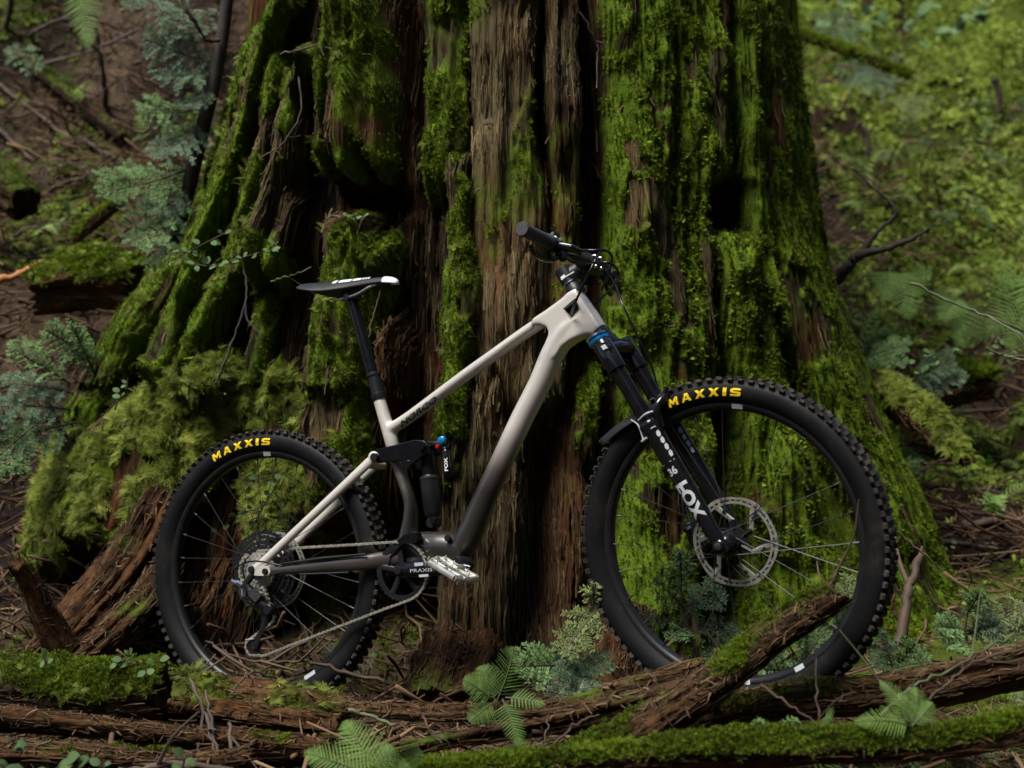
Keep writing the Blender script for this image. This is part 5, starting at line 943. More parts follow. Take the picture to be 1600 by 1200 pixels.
# --- brake rotor (far side of the front wheel), built as a ring with wave edge, holes and arms
def rotor(parent, lat, rad):
    m = MB(); n = 96; t = .002
    def ring(ri, ro, seg=n, a0=0, a1=2 * math.pi, wave=0.0):
        A = np.linspace(a0, a1, seg + 1); v = []
        for y in (lat - t / 2, lat + t / 2):
            for a in A:
                w = wave * math.cos(6 * a)
                for r in (ri, ro + w): v.append((r * math.cos(a), y, r * math.sin(a)))
        k = (seg + 1) * 2; f = []
        for i in range(seg):
            a, b, c, d = 2 * i, 2 * i + 1, 2 * i + 3, 2 * i + 2
            f += [(a, b, c, d), (k + a, k + d, k + c, k + b), (b, k + b, k + c, c), (a, d, k + d, k + a)]
        m.add(v, f)
    ring(rad * .94, rad * 1.0, wave=.0016); ring(rad * .845, rad * .895)
    for i in range(42):
        if i % 7 in (5,): continue
        a = 2 * math.pi * i / 42; ring(rad * .892, rad * .944, 2, a + .02, a + .075)
    for i in range(6):
        a = 2 * math.pi * i / 6
        pts = [((rad * .86) * math.cos(a), lat, (rad * .86) * math.sin(a)), (rad * .66 * math.cos(a - .12), lat, rad * .66 * math.sin(a - .12)), (rad * .46 * math.cos(a - .45), lat, rad * .46 * math.sin(a - .45))]
        m.tube(catmull(pts, 5), [.0075, .0055, .005], 6, ax=(0, 1, 0), flat=.001)
    o = m.build('brake_rotor', BM['steel'], parent, smooth_=False)
    s = MB(); s.lathe([(.020, lat - .004), (.034, lat - .002), (.034, lat + .002), (.020, lat + .004)], 24, ax=YA)
    for i in range(6):
        a = 2 * math.pi * i / 6 - .45; s.tube([(.018 * math.cos(a), lat, .018 * math.sin(a)), (rad * .5 * math.cos(a), lat, rad * .5 * math.sin(a))], .006, 6)
        s.lathe([(.004, -.003), (.004, .003)], 8, c=(rad * .7 * math.cos(a + .3), lat, rad * .7 * math.sin(a + .3)), ax=YA)
    s.build('rotor_spider', BM['satin'], parent)
rotor(fw, .024, .1015); rotor(rw, .036, .1015)

# --- cassette
cs = MB(); cs2 = MB()
teeth = [10, 12, 14, 16, 18, 21, 24, 28, 32, 38, 45, 51]
for i, T in enumerate(teeth):
    m = cs if i < 7 else cs2; r = T * .0127 / (2 * math.pi); y = -.050 + i * .0034; n = T * 4
    A = np.arange(n) * 2 * math.pi / n; rr = r + np.array([-.0016, .0012, .0026, .0012] * T)
    ri = max(.012, r - (.010 if i < 7 else .0085))
    v = []
    for yy in (y - .0009, y + .0009):
        for q in (rr, np.full(n, ri)): v += [(q[k] * math.cos(A[k]), yy, q[k] * math.sin(A[k])) for k in range(n)]
    f = []
    for k in range(n):
        j = (k + 1) % n
        f += [(k, j, n + j, n + k), (2 * n + k, 3 * n + k, 3 * n + j, 2 * n + j), (k, 2 * n + k, 2 * n + j, j), (n + k, n + j, 3 * n + j, 3 * n + k)]
    m.add(v, f)
for i in range(5):
    a = 2 * math.pi * i / 5; cs2.tube([(.02 * math.cos(a), -.02, .02 * math.sin(a)), (.09 * math.cos(a + .5), -.014, .09 * math.sin(a + .5))], .005, 6)
cs.lathe([(.008, -.056), (.016, -.054), (.017, -.05), (.017, -.01), (.012, -.008)], 24, ax=YA)
cas = cs.build('cassette', BM['steel'], rw, smooth_=False)
cs2.build('large_sprockets', BM['satin'], rw, smooth_=False)

# --- frame: lofted tubes fused into one skin
m_frame, n_, l_, b_ = mat_new('champagne_paint')
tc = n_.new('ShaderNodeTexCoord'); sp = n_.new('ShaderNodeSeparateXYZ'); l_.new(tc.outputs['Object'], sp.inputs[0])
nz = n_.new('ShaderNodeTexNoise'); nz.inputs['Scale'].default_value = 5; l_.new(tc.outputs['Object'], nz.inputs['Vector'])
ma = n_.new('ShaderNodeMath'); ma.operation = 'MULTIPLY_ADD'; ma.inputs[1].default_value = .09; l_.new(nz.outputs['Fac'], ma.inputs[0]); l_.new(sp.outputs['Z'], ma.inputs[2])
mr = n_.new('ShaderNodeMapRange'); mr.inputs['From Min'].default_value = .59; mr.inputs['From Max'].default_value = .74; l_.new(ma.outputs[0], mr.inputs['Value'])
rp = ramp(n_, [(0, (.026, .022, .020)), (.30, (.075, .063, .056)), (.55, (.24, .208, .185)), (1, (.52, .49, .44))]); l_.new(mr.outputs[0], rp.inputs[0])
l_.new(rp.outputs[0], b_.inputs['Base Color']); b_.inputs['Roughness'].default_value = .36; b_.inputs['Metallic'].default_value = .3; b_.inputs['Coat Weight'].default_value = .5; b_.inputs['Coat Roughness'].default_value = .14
m_stay = simple('champagne_stay', (.52, .49, .44), .36, .25, var=.06, scale=8, coat=.2)
m_cstay = simple('brown_stay', (.042, .034, .030), .34, .25, var=.15, scale=8, coat=.3)

fr = MB()
def loft(px, rad, lat, n=20, w=0.0):
    fr.tube(catmull([bp(x, y, w) for x, y in px], 6), rad, n, ax=(0, 1, 0), flat=lat)
loft([(898, 456), (908, 475), (922, 498), (938, 521)], [.0165, .0215, .0245, .0215], [.024, .0255, .028, .028])             # head tube
hp = [bp(x, y) for x, y in ((900, 455), (906, 453), (921, 475), (946, 514), (930, 522), (916, 525), (897, 534), (884, 544), (874, 560), (849, 560), (864, 523), (861, 513), (850, 509), (838, 510), (838, 500), (858, 487), (884, 468), (892, 460))]
fr.prism([(p[0], p[2]) for p in hp], -.0275, .0275)
loft([(895, 469), (860, 494), (819, 521), (769, 556.5), (719, 592.5), (645, 648), (606, 674)], [.016, .0152, .0150, .0148, .0150, .0150, .016], [.026, .022, .020, .019, .019, .019, .017])   # top tube
loft([(906, 500), (886, 516), (864, 552), (843, 600), (815, 655), (786, 717), (757, 780), (728, 846), (706, 866)], [.022, .026, .0290, .028, .0278, .0278, 0.0292, .034, .036], [.028, .031, .029, .028, .028, .028, .030, .034, .036])   # down tube
loft([(592, 622), (600, 650), (610, 682), (618, 715), (630, 750), (641, 786), (641, 815), (636, 850)], [.0165, .0165, .0185, .0165, .0145, .0145, .0175, .024], [.0165, .017, .018, .0175, .018, .022, .026, .030])   # seat tube
loft([(618, 866), (650, 858), (690, 856), (724, 860)], [.036, .041, .043, .040], [.034, .036, .040, .036])                # motor shell
loft([(640, 880), (680, 874), (728, 874)], [.026, .032, .028], [.034, .038, .034])
fo = fr.build('frame', m_frame, bike)
md = fo.modifiers.new('fuse', 'REMESH'); md.mode = 'VOXEL'; md.voxel_size = .0032; md.use_smooth_shade = True
md = fo.modifiers.new('blend', 'SMOOTH'); md.iterations = 15; md.factor = .5

def disc(name, c, r, h, mat, parent, ax=YA, n=24, bev=.15):
    return MB().lathe([(r * .86, -h / 2 - .001), (r, -h / 2 + h * bev), (r, h / 2)], n, c=c, ax=ax).build(name, mat, parent, 50)
# cable port and frame bolts
pp = [bp(x, y, .026) for x, y in ((880, 482), (899, 466), (912, 490), (894, 502))]
cut = MB().prism([(p[0], p[2]) for p in pp], -.06, -.010).build('cutter', BM['dprint'], bike, smooth_=False)
bpy.context.view_layer.update()
bo_ = fo.modifiers.new('port', 'BOOLEAN'); bo_.object = cut; bo_.operation = 'DIFFERENCE'; bo_.solver = 'EXACT'
dg = bpy.context.evaluated_depsgraph_get(); fused = bpy.data.meshes.new_from_object(fo.evaluated_get(dg))
fo.modifiers.clear(); fo.data = fused; bpy.data.objects.remove(cut)
fused.polygons.foreach_set('use_smooth', [True] * len(fused.polygons)); fused.set_sharp_from_angle(angle=R(40))
q = [bp(x, y, .012) for x, y in ((882, 482.5), (898, 469), (904, 483), (891, 497))]
MB().prism([(p[0], p[2]) for p in q], -.0125, -.008).build('cable_port', BM['dprint'], fo, smooth_=False)
disc('pivot_bolt', bp(700, 841, .040), .0085, .010, BM['satin'], fo)
disc('drive_cover', bp(722, 882, .03), .020, .05, BM['satin'], fo)
# rear triangle
st = MB(); ax2 = (0, 1, 0)
st.tube(catmull([bp(585, 714.5, .036), bp(540, 757, .045), bp(470, 823, .055), bp(398, 891, .060)], 6), [.0125, .0115, .0112, .0118], 18, ax=ax2, flat=[.008, .009, .009, .008])
st.lathe([(.0115, -.009), (.0150, -.006), (.0150, .006), (.0115, .009)], 28, c=bp(585, 714.5, .037), ax=YA)
sto = st.build('seat_stay', m_stay, bike, 50)
disc('pivot_bolt', bp(585, 714.5, .046), .0112, .008, BM['satin'], sto)
disc('pivot_cap', bp(394, 890, .066), .0095, .014, BM['satin'], sto)
st = MB(); q = bp(585, 714.5, 0); e = bp(398, 891, 0)
fa = lambda t, w: q + (e - q) * t + np.array([0, w, 0])
st.tube(catmull([fa(0, .036), fa(.3, .045), fa(.65, .055), fa(1, .060)], 6), [.0125, .0115, .0112, .0118], 16, ax=ax2, flat=[.008, .009, .009, .008])
st.tube([q + np.array([.005, -.03, -.02]), q + np.array([.005, .03, -.02])], .011, 12)
st.build('seat_stay', m_stay, bike, 50)
ct = MB()
ct.tube(catmull([bp(404, 891, .060), bp(440, 891, .060), bp(500, 885, .058), bp(560, 880, .052), bp(596, 875, .040), bp(628, 872, .036)], 6), [.0085, .0105, .0150, .0185, .021, .019], 16, ax=ax2, flat=[.006, .008, .009, .010, .012, .012])
cto = ct.build('chain_stay', m_cstay, bike, 50)
pp = [bp(x, y, .064) for x, y in ((399, 899), (398, 893), (409, 884), (420, 884), (424, 893), (420, 900))]
dr = MB().prism([(p[0], p[2]) for p in pp], -.068, -.058).build('dropout', m_stay, cto)
disc('pivot_bolt', bp(414.5, 893, .069), .0085, .008, BM['satin'], cto)
MB().tube([bp(468, 897.5, .066), bp(545, 894.5, .064)], .0022, 8).build('stay_guard', BM['fender'], cto)
MB().tube([bp(436, 882, .066), bp(500, 873, .066), bp(572, 866, .062)], [.003, .005, .003], 8).build('stay_guard', BM['satin'], cto)
ct = MB(); ct.tube(catmull([bp(404, 891, 0) + (0, .062, 0), bp(500, 885, 0) + (0, .056, 0), bp(596, 875, 0) + (0, .040, 0), bp(628, 872, 0) + (0, .036, 0)], 6), [.0085, .0150, .021, .019], 14, ax=ax2, flat=[.006, .009, .012, .012]); ct.build('chain_stay', m_cstay, bike, 50)
# rocker link
pl = [(580, 708), (590, 702), (618, 695), (648, 687), (664, 688), (672, 697), (668, 708), (650, 722), (641, 733), (632, 731), (628, 721), (605, 722), (592, 724), (581, 721)]
rk = MB(); P2 = [bp(x, y, .033) for x, y in pl]
for y0, y1 in ((-.039, -.025), (.025, .039)): rk.prism([(p[0], p[2]) for p in P2], y0, y1)
c = bp(655, 702, .033); rk.tube([(c[0], -.03, c[2]), (c[0], .03, c[2])], .014, 14)
rko = rk.build('rocker_link', BM['black'], bike, 30)
bv = rko.modifiers.new('round', 'BEVEL'); bv.width = .003; bv.segments = 3; bv.limit_method = 'ANGLE'
disc('pivot_bolt', bp(637, 726, .041), .0115, .012, BM['black'], rko); disc('pivot_bolt', bp(660, 697, .041), .0095, .010, BM['black'], rko)
# rear shock
sh = MB(); top, bot = bp(667, 698), bp(678, 817); ds = bot - top
f_ = lambda t: top + ds * t
sh.tube([f_(-.03), f_(.02), f_(.36), f_(.38)], [.015, .0195, .0195, .017], 20)
sh.tube([f_(.36), f_(.40), f_(.42), f_(.60), f_(.88), f_(.93)], [.017, .021, .0245, .0245, .022, .015], 24)
sh.tube([f_(.90), f_(1.0)], [.012, .011], 16)
sh.lathe([(.011, -.020), (.013, -.017), (.013, .017), (.011, .020)], 20, c=bot, ax=YA)
sho = sh.build('rear_shock', BM['satin'], bike, 40)
disc('pivot_bolt', bp(677, 812, .021), .0085, .008, BM['black'], sho)
MB().lathe([(.0205, 0), (.0258, .002), (.0258, .006), (.0205, .008)], 24, c=f_(.39), ax=ds / np.linalg.norm(ds)).build('air_can_collar', BM['spoke'], sho)
rs = MB(); a, b = bp(697, 703, .012), bp(700, 742, .012)
rs.tube([a, a + (b - a) * .08, a + (b - a) * .9, b], [.010, .0125, .0125, .010], 18); rs.tube([bp(668, 694, .004), bp(692, 694, .010), a], [.012, .010, .010], 12)
rso = rs.build('shock_reservoir', BM['black'], bike, 40)
MB().lathe([(.006, -.008), (.0098, -.006), (.0105, .004), (.006, .007)], 22, c=bp(691, 688, .022), ax=YA).build('lockout_knob', BM['blue'], rso, 50)
MB().lathe([(.0025, -.003), (.0035, 0), (.0025, .003)], 12, c=bp(693, 689, .031), ax=YA).build('knob_centre', BM['silver'], rso)
MB().lathe([(.004, -.006), (.0060, -.003), (.0060, .005), (.004, .007)], 18, c=bp(684, 698, .022), ax=YA).build('rebound_knob', BM['red'], rso, 50)

FONT = bpy.data.curves.new('text_source', 'FONT')
def word_mesh(txt, bold=0.0, shear=0.0, width=1.0):
    cu = bpy.data.curves.new('word', 'FONT'); cu.body = txt; cu.size = 1; cu.offset = bold; cu.shear = shear; cu.resolution_u = 3
    o = bpy.data.objects.new('word', cu); C.objects.link(o); dg = bpy.context.evaluated_depsgraph_get()
    me = bpy.data.meshes.new_from_object(o.evaluated_get(dg)); bpy.data.objects.remove(o)
    bm = bmesh.new(); bm.from_mesh(me); bmesh.ops.triangulate(bm, faces=bm.faces); bmesh.ops.subdivide_edges(bm, edges=[e for e in bm.edges if e.calc_length() > .12], cuts=2, use_grid_fill=True); bm.to_mesh(me); bm.free()
    v = np.array([x.co[:] for x in me.vertices]); f = [tuple(p.vertices) for p in me.polygons]; bpy.data.meshes.remove(me)
    v[:, 0] = (v[:, 0] - v[:, 0].min()) / np.ptp(v[:, 0]); v[:, 1] = (v[:, 1] - v[:, 1].min()) / np.ptp(v[:, 1]); return v, f
def stamp(txt, p0, p1, h, surf, mat, parent, bold=.02, shear=0.0, name='lettering'):
    """word between p0 and p1 (parent space, in the xz plane), height h; surf(u, v) -> y on the surface"""
    v, f = word_mesh(txt, bold, shear); p0, p1 = np.asarray(p0), np.asarray(p1); d = p1 - p0; d[1] = 0; L = np.linalg.norm(d); d = d / L; up = np.array([-d[2], 0, d[0]])
    q = p0 + np.outer(v[:, 0] * L, d) + np.outer((v[:, 1] - .5) * h, up); q[:, 1] = [surf(a[0], (a[1] - .5) * h) for a in v]
    return MB().add(q, f).build(name, mat, parent, smooth_=False)
cyl = lambda r, y0=0.0, k=1.0: (lambda u, v: y0 - r * math.sqrt(max(0, 1 - (v / (r * k)) ** 2)) - .0009)
stamp('NORCO', bp(626, 664, .018), bp(683, 622, .018), .0160, lambda u, v: -.0192 * math.sqrt(max(.05, 1 - (v / .0152) ** 2)) - .0024, BM['dprint'], fo, .03, .25)
v0 = bp(697, 736, .0255); v1 = bp(696, 715, .0255)
stamp('FOX', v0, v1, .010, lambda u, v: -.012 - math.sqrt(max(0, .0125 ** 2 - v * v)) - .0008, BM['white'], rso, .03)

# --- seat post and saddle
sp_ = MB(); a, b = bp(550, 470), bp(583.5, 590)
sp_.tube([a, b], .0152, 20)
spo = sp_.build('seat_post', BM['black'], bike)
c2 = MB(); d1, d2 = bp(583, 583), bp(593, 625)
ff = lambda t: d1 + (d2 - d1) * t
c2.tube([ff(0), ff(.05), ff(.12), ff(.16), ff(.75), ff(.78), ff(.95), ff(1.0)], [.016, .0195, .0195, .0172, .0172, .0195, .0200, .0185], 22)
c2.build('dropper_collar', BM['satin'], spo, 30)
cl = MB(); cl.box(bp(549, 463), (.045, .030, .022), b=.003); cl.tube([bp(549, 466) + (0, -.026, 0), bp(549, 466) + (0, .026, 0)], .009, 12); cl.build('seat_clamp', BM['satin'], spo)
# saddle: sections along its length; each = (px, top y, half width, edge drop, depth)
sec = [(475, 447, .034, .010, .006), (482, 444.6, .062, .018, .012), (497, 443, .070, .026, .016), (515, 442, .066, .030, .020), (533, 440.5, .048, .026, .021), (552, 438, .033, .021, .021), (573, 435.5, .025, .016, .020), (596, 433, .021, .013, .018), (612, 433, .018, .012, .014), (620, 436.5, .010, .008, .008)]
sv = []; nc = 17
for (x, y, hw, drop, dep) in sec:
    t0 = bp(x, y, 0)
    for k in range(nc):
        u = -1 + 2 * k / (nc - 1); z = -drop * abs(u) ** 2.6 + (-.003 * math.exp(-(u / .25) ** 2) if 482 < x < 590 else 0)
        sv.append((t0[0], u * hw, t0[2] + z))
    for k in range(nc):
        u = 1 - 2 * k / (nc - 1); z = -drop * abs(u) ** 2.6 - dep * (1 - .75 * abs(u) ** 3); sv.append((t0[0], u * hw * .97, t0[2] + z))
nn = 2 * nc; m_ = len(sec)
sf = [(i * nn + j, i * nn + (j + 1) % nn, (i + 1) * nn + (j + 1) % nn, (i + 1) * nn + j) for i in range(m_ - 1) for j in range(nn)] + [tuple(range(nn))[::-1], tuple((m_ - 1) * nn + j for j in range(nn))]
s_ = MB(); s_.add(sv, sf); so = s_.build('saddle', BM['fender'], bike, 60); su = so.modifiers.new('round', 'SUBSURF'); su.levels = su.render_levels = 2
def saddle_patch(x0, x1, u0, u1, mat, name, up=.0012):
    xs = [s[0] for s in sec]; m = MB(); v = []; nx, nu = 6, 8
    for i in range(nx + 1):
        x = x0 + (x1 - x0) * i / nx
        y, hw, drop = [np.interp(x, xs, [s[k] for s in sec]) for k in (1, 2, 3)]
        t0 = bp(x, y, 0)
        for j in range(nu + 1):
            u = u0 + (u1 - u0) * j / nu; v.append((t0[0], -u * hw * 1.01, t0[2] - drop * abs(u) ** 2.6 + up - .0006))
    m.add(v, [(i * (nu + 1) + j, i * (nu + 1) + j + 1, (i + 1) * (nu + 1) + j + 1, (i + 1) * (nu + 1) + j) for i in range(nx) for j in range(nu)])
    o = m.build(name, mat, so); k = o.modifiers.new('thick', 'SOLIDIFY'); k.thickness = .0015; k.offset = 0; return o
nv = []
for (x, y, hw, drop, dep) in [(599, 432.4, .0215, .014, .015), (606, 432, .0215, .015, .017), (614, 432.8, .019, .014, .015), (619, 435, .014, .012, .011), (622.5, 438.5, .006, .006, .005)]:
    t0 = bp(x, y, 0)
    for k in range(nc):
        u = -1 + 2 * k / (nc - 1); nv.append((t0[0], u * hw, t0[2] - drop * abs(u) ** 2.6))
    for k in range(nc):
        u = 1 - 2 * k / (nc - 1); nv.append((t0[0], u * hw * .97, t0[2] - drop * abs(u) ** 2.6 - dep * (1 - .75 * abs(u) ** 3)))
nm = MB(); nm.add(nv, [(i * nn + j, i * nn + (j + 1) % nn, (i + 1) * nn + (j + 1) % nn, (i + 1) * nn + j) for i in range(4) for j in range(nn)] + [tuple(range(nn))[::-1], tuple(4 * nn + j for j in range(nn))])
no = nm.build('saddle_nose', BM['white'], so, 60); su = no.modifiers.new('round', 'SUBSURF'); su.levels = su.render_levels = 2
for x0, x1 in ((531, 536), (539, 556), (558, 570), (572, 574), (576, 578), (580, 582)): saddle_patch(x0, x1, .35, .74, BM['white'], 'saddle_stripe', up=.0026)
for s in (.022, -.022):
    MB().tube(catmull([bp(522, 469, s), bp(538, 466, s), bp(557, 460, s), bp(574, 450, s * .8), bp(588, 444, s * .5)], 6), .0036, 8).build('saddle_rail', BM['silver'], so)
# --- chain, chainring, crank, pedals
bbp = bp(629, 893, .045); ch = MB()
rr_ = .0727
def ring_teeth(mb, c, r, T, y, ri, th=.003):
    n = T * 4; A = np.arange(n) * 2 * math.pi / n; rr = r + np.array([-.001, .001, .003, .001] * T); v = []
    for yy in (y - th / 2, y + th / 2):
        for q in (rr, np.full(n, ri)): v += [(c[0] + q[k] * math.cos(A[k]), yy, c[2] + q[k] * math.sin(A[k])) for k in range(n)]
    f = []
    for k in range(n):
        j = (k + 1) % n; f += [(k, j, n + j, n + k), (2 * n + k, 3 * n + k, 3 * n + j, 2 * n + j), (k, 2 * n + k, 2 * n + j, j), (n + k, n + j, 3 * n + j, 3 * n + k)]
    mb.add(v, f)
cr = MB(); ring_teeth(cr, bbp, .0715, 36, -.047, .058)
for i in range(5):
    a = 2 * math.pi * i / 5 + .4; cr.tube([(bbp[0], -.047, bbp[2]), (bbp[0] + .062 * math.cos(a), -.047, bbp[2] + .062 * math.sin(a))], .008, 8, ax=(0, 1, 0), flat=.0025)
cro = cr.build('chainring', BM['satin'], bike, smooth_=False)
wch = .047
ang = lambda d: (bbp[0] + rr_ * math.cos(R(d)), -wch, bbp[2] + rr_ * math.sin(R(d)))
pul1 = bp(418, 962, wch); pul2 = bp(396, 1010, wch)
def arc(c, r, d0, d1, n=10): return [(c[0] + r * math.cos(R(d)), -wch, c[2] + r * math.sin(R(d))) for d in np.linspace(d0, d1, n)]
path = [bp(404, 861, wch)] + [bp(470, 856, wch), bp(540, 852, wch), bp(618, 847, wch)] + arc(bbp, rr_, 88, -78, 24) + [bp(600, 952, wch), bp(530, 979, wch), bp(412, 1025, wch)] + arc(pul2, .0235, -70, -215, 8) + arc(pul1, .0235, -60, 60, 6) + arc(RLOC[:3, 3] , .050, -60, -250, 14)
P = np.array(path); seg = np.r_[0, np.cumsum(np.linalg.norm(np.diff(P, axis=0), axis=1))]; step = .0127; nl = int(seg[-1] / step)
for i in range(nl):
    s0, s1 = i * step, (i + 1) * step
    a = np.array([np.interp(s0, seg, P[:, k]) for k in range(3)]); b = np.array([np.interp(s1, seg, P[:, k]) for k in range(3)]); d = b - a
    t = d / np.linalg.norm(d); u = np.cross(t, [0, 1.0, 0]); off = .0034 if i % 2 else .0023
    for sg in (-1, 1):
        y = np.array([0, sg * off, 0]); pts = []
        for q, hgt in ((-.28, .0022), (0, .0038), (.3, .0027), (.5, .0022), (.7, .0027), (1.0, .0038), (1.28, .0022)):
            pts.append((a + d * q, hgt))
        v = [p + u * h + y for p, h in pts] + [p - u * h + y for p, h in pts]; v2 = [q + np.array([0, sg * .0011, 0]) for q in v]; k = len(pts)
        f = [(j, j + 1, k + j + 1, k + j) for j in range(k - 1)]; f2 = [tuple(q + 2 * k for q in w) for w in f]
        e = [(j, 2 * k + j, 2 * k + j + 1, j + 1) for j in range(k - 1)] + [(k + j, k + j + 1, 3 * k + j + 1, 3 * k + j) for j in range(k - 1)]
        ch.add(v + v2, f + f2 + e)
    ch.lathe([(.0036, -.0048), (.0036, .0048)], 8, c=a, ax=YA)
ch.build('chain', BM['chain'], bike, smooth_=False)
cg = MB(); pp = [bp(x, y, .055) for x, y in ((622, 846), (632, 836), (640, 833), (652, 832), (655, 840), (652, 848), (640, 847), (628, 852))]
cg.prism([(p[0], p[2]) for p in pp], -.060, -.038); cg.tube([bp(628, 850, .05), bp(612, 870, .045), bp(606, 900, .04)], .006, 8); cg.build('chain_guide', BM['black'], bike, 30)
ck = MB(); tip = bp(727, 889, .066); hub_ = bp(626, 891, .062)
ck.tube([hub_ + (tip - hub_) * t for t in (-.09, 0, .15, .5, .85, 1.0, 1.08)], [.012, .0185, .0185, .0150, .0140, .0140, .008], 18, ax=(0, 1, 0), flat=[.005, .010, .010, .009, .008, .008, .004])
cko = ck.build('crank_arm', BM['black'], bike, 40)
disc('crank_bolt', hub_ + (0, -.010, 0), .0105, .006, BM['satin'], cko)
stamp('PRAXIS', bp(641, 892, .074), bp(675, 890, .074), .0085, lambda u, v: -.0735 + .0015 * u - .0010, BM['grey'], cko, .0)
pp = [bp(x, y, .0745) for x, y in ((647, 879.5), (661, 878.5), (661, 883.5), (648, 885))]; MB().prism([(p[0], p[2]) for p in pp], -.0745, -.068).build('crank_decal', BM['grey'], cko, smooth_=False)
pp = [bp(x, y, .0735) for x, y in ((654, 898), (669, 897), (669, 901), (655, 902))]; MB().prism([(p[0], p[2]) for p in pp], -.0735, -.064).build('crank_decal', BM['grey'], cko, smooth_=False)
ckl = MB(); hl = np.array([hub_[0], .062, hub_[2]]); dl = -(tip - hub_); dl[1] = 0
ckl.tube([hl, hl + dl * .5, hl + dl], [.0185, .015, .014], 14, ax=(0, 1, 0), flat=.009); ckl.tube([np.array([hub_[0], -.06, hub_[2]]), hl], .015, 14); ckl.build('crank_arm', BM['black'], bike, 40)
def pedal(c, out, tilt):
    pe = MB(); rt = np.array(Euler((0, tilt, 0)).to_matrix()); y = np.array([0, out, 0.0])
    L, Wd = .050, .100
    q = lambda x, t, z: c + y * t + rt @ np.array([x, 0, z])
    pe.tube([c, c + y * .105], .0075, 12)
    fr_ = [q(L, .012, 0), q(L * 1.05, .05, 0), q(L * .75, .104, 0), q(-L * .75, .104, 0), q(-L * 1.05, .05, 0), q(-L, .012, 0)]
    for i in range(len(fr_)):
        pe.tube([fr_[i], fr_[(i + 1) % len(fr_)]], .0052, 8, ax=None, flat=.0075)
    for t in (.035, .075): pe.tube([q(-L, t, 0), q(0, t + .008, 0), q(L, t, 0)], .0048, 8, flat=.007)
    for x in (-.5, .5): pe.tube([q(L * x, .014, 0), q(L * x * 1.3, .10, 0)], .0042, 8)
    pe.tube([c + y * .012, c + y * .05], .012, 12)
    for x in (-1, -.45, .45, 1):
        for t in (.02, .06, .098):
            for s in (-1, 1): pe.tube([q(L * x * .95, t, .004 * s), q(L * x * .95, t, .0125 * s)], .0016, 6)
    return pe.build('pedal', BM['pedal'], bike, 40)
pedal(tip + np.array([0, -.008, 0]), -1.0, R(30))
pedal(hl + dl + np.array([0, .008, 0]), 1.0, R(4))
# --- rear derailleur
rd = MB(); w_ = .072
rd.tube([bp(362, 907, w_), bp(370, 911, w_), bp(377, 915, w_ - .005)], [.003, .0075, .007], 10)
rd.tube([bp(376, 920, w_), bp(378, 936, w_)], [.007, .004], 8); rd.tube([bp(384, 920, w_), bp(383, 932, w_)], [.005, .005], 8)
pp = [bp(x, y, w_ + .006) for x, y in ((389, 922), (396, 921), (408, 927), (410, 931), (401, 941), (390, 930))]; rd.prism([(p[0], p[2]) for p in pp], -.084, -.062)
rdo = rd.build('rear_derailleur', BM['silver'], bike, 30)
rb = MB(); rb.tube([bp(396, 897, .066), bp(384, 912, .07), bp(392, 925, .07), bp(412, 945, .066), bp(421, 953, .06)], [.009, .011, .013, .012, .011], 12); rb.lathe([(.012, -.012), (.015, -.009), (.015, .01), (.012, .012)], 18, c=bp(421, 952, .062), ax=YA)
for y in (.040, .054):
    rb.tube([bp(420, 955, y), bp(408, 985, y), bp(396, 1012, y)], [.012, .006, .012], 8, ax=(0, 1, 0), flat=.0015)
rb.build('derailleur_cage', BM['satin'], rdo, 40)
for c in (pul1, pul2):
    m = MB(); ring_teeth(m, c, .0215, 14, -wch, .006); m.build('jockey_wheel', BM['satin'], rdo, smooth_=False)
MB().tube([bp(384, 1000, .058), bp(397, 998, .058)], .002, 6).build('cage_edge', BM['steel'], rdo)

# --- fork (built in the steered frame, stored in bike space)
fk = MB(); fk.M = FLOC; HW = .053
cr0 = fp(944, 545, HW * .2); 
leg_t, leg_b = fp(943, 541, HW), fp(1133, 864, HW)
dirl = (leg_b - leg_t); Ll = np.linalg.norm(dirl); dirl /= Ll
mir = lambda p: np.array([p[0], -p[1], p[2]])
pt = lambda t: leg_t + dirl * Ll * t
ctr = fp(938, 520, 0)
# crown
cw = MB(); cw.M = FLOC
c0 = pt(.04); cw.tube([c0 + (0, -.018, 0) + dirl * -.004, np.array([c0[0] - .002, -.02, c0[2] + .014]), np.array([c0[0] - .002, .02, c0[2] + .014]), mir(c0) + (0, .018, 0)], [.020, .023, .023, .020], 18, flat=[.024, .022, .022, .024])
for s in (1, -1):
    a, b = (pt(-.03), pt(.12)) if s > 0 else (mir(pt(-.03)), mir(pt(.12))); cw.tube([a, a + (b - a) * .1, b], [.019, .0245, .0235], 20)
cw.tube([np.array([c0[0] - .002, 0, c0[2] + .01]), ctr + np.array([-.004, 0, .004])], .0205, 20)
fo2 = cw.build('fork', BM['black'], bike, 40)
for s in (1, -1):
    g = (lambda p: p) if s > 0 else mir
    m = MB(); m.M = FLOC; m.tube([g(pt(.08)), g(pt(.42))], .0182, 22); m.build('stanchion', BM['black'], fo2)
    m = MB(); m.M = FLOC; m.tube([g(pt(t)) for t in (.375, .385, .40, .42, .60, .80, .90, .97, .995, 1.0)], [.0205, .0245, .0245, .0225, .0215, .0200, .0165, .015, .013, .008], 26)
    ax_ = g(np.array([0, -.044, 0])); m.tube([g(pt(.86)), g(pt(.93)) + (0, 0, 0), ax_ + (0, -.012 * s, 0)], [.012, .012, .0125], 14)
    m.lathe([(.010, -.016), (.0145, -.012), (.0145, .012), (.010, .016)], 20, c=g(np.array([0, -.054, 0])), ax=YA)
    lo = m.build('fork_leg', BM['black'], fo2, 45)
    if s > 0: near_leg = lo
ring = MB(); ring.M = FLOC
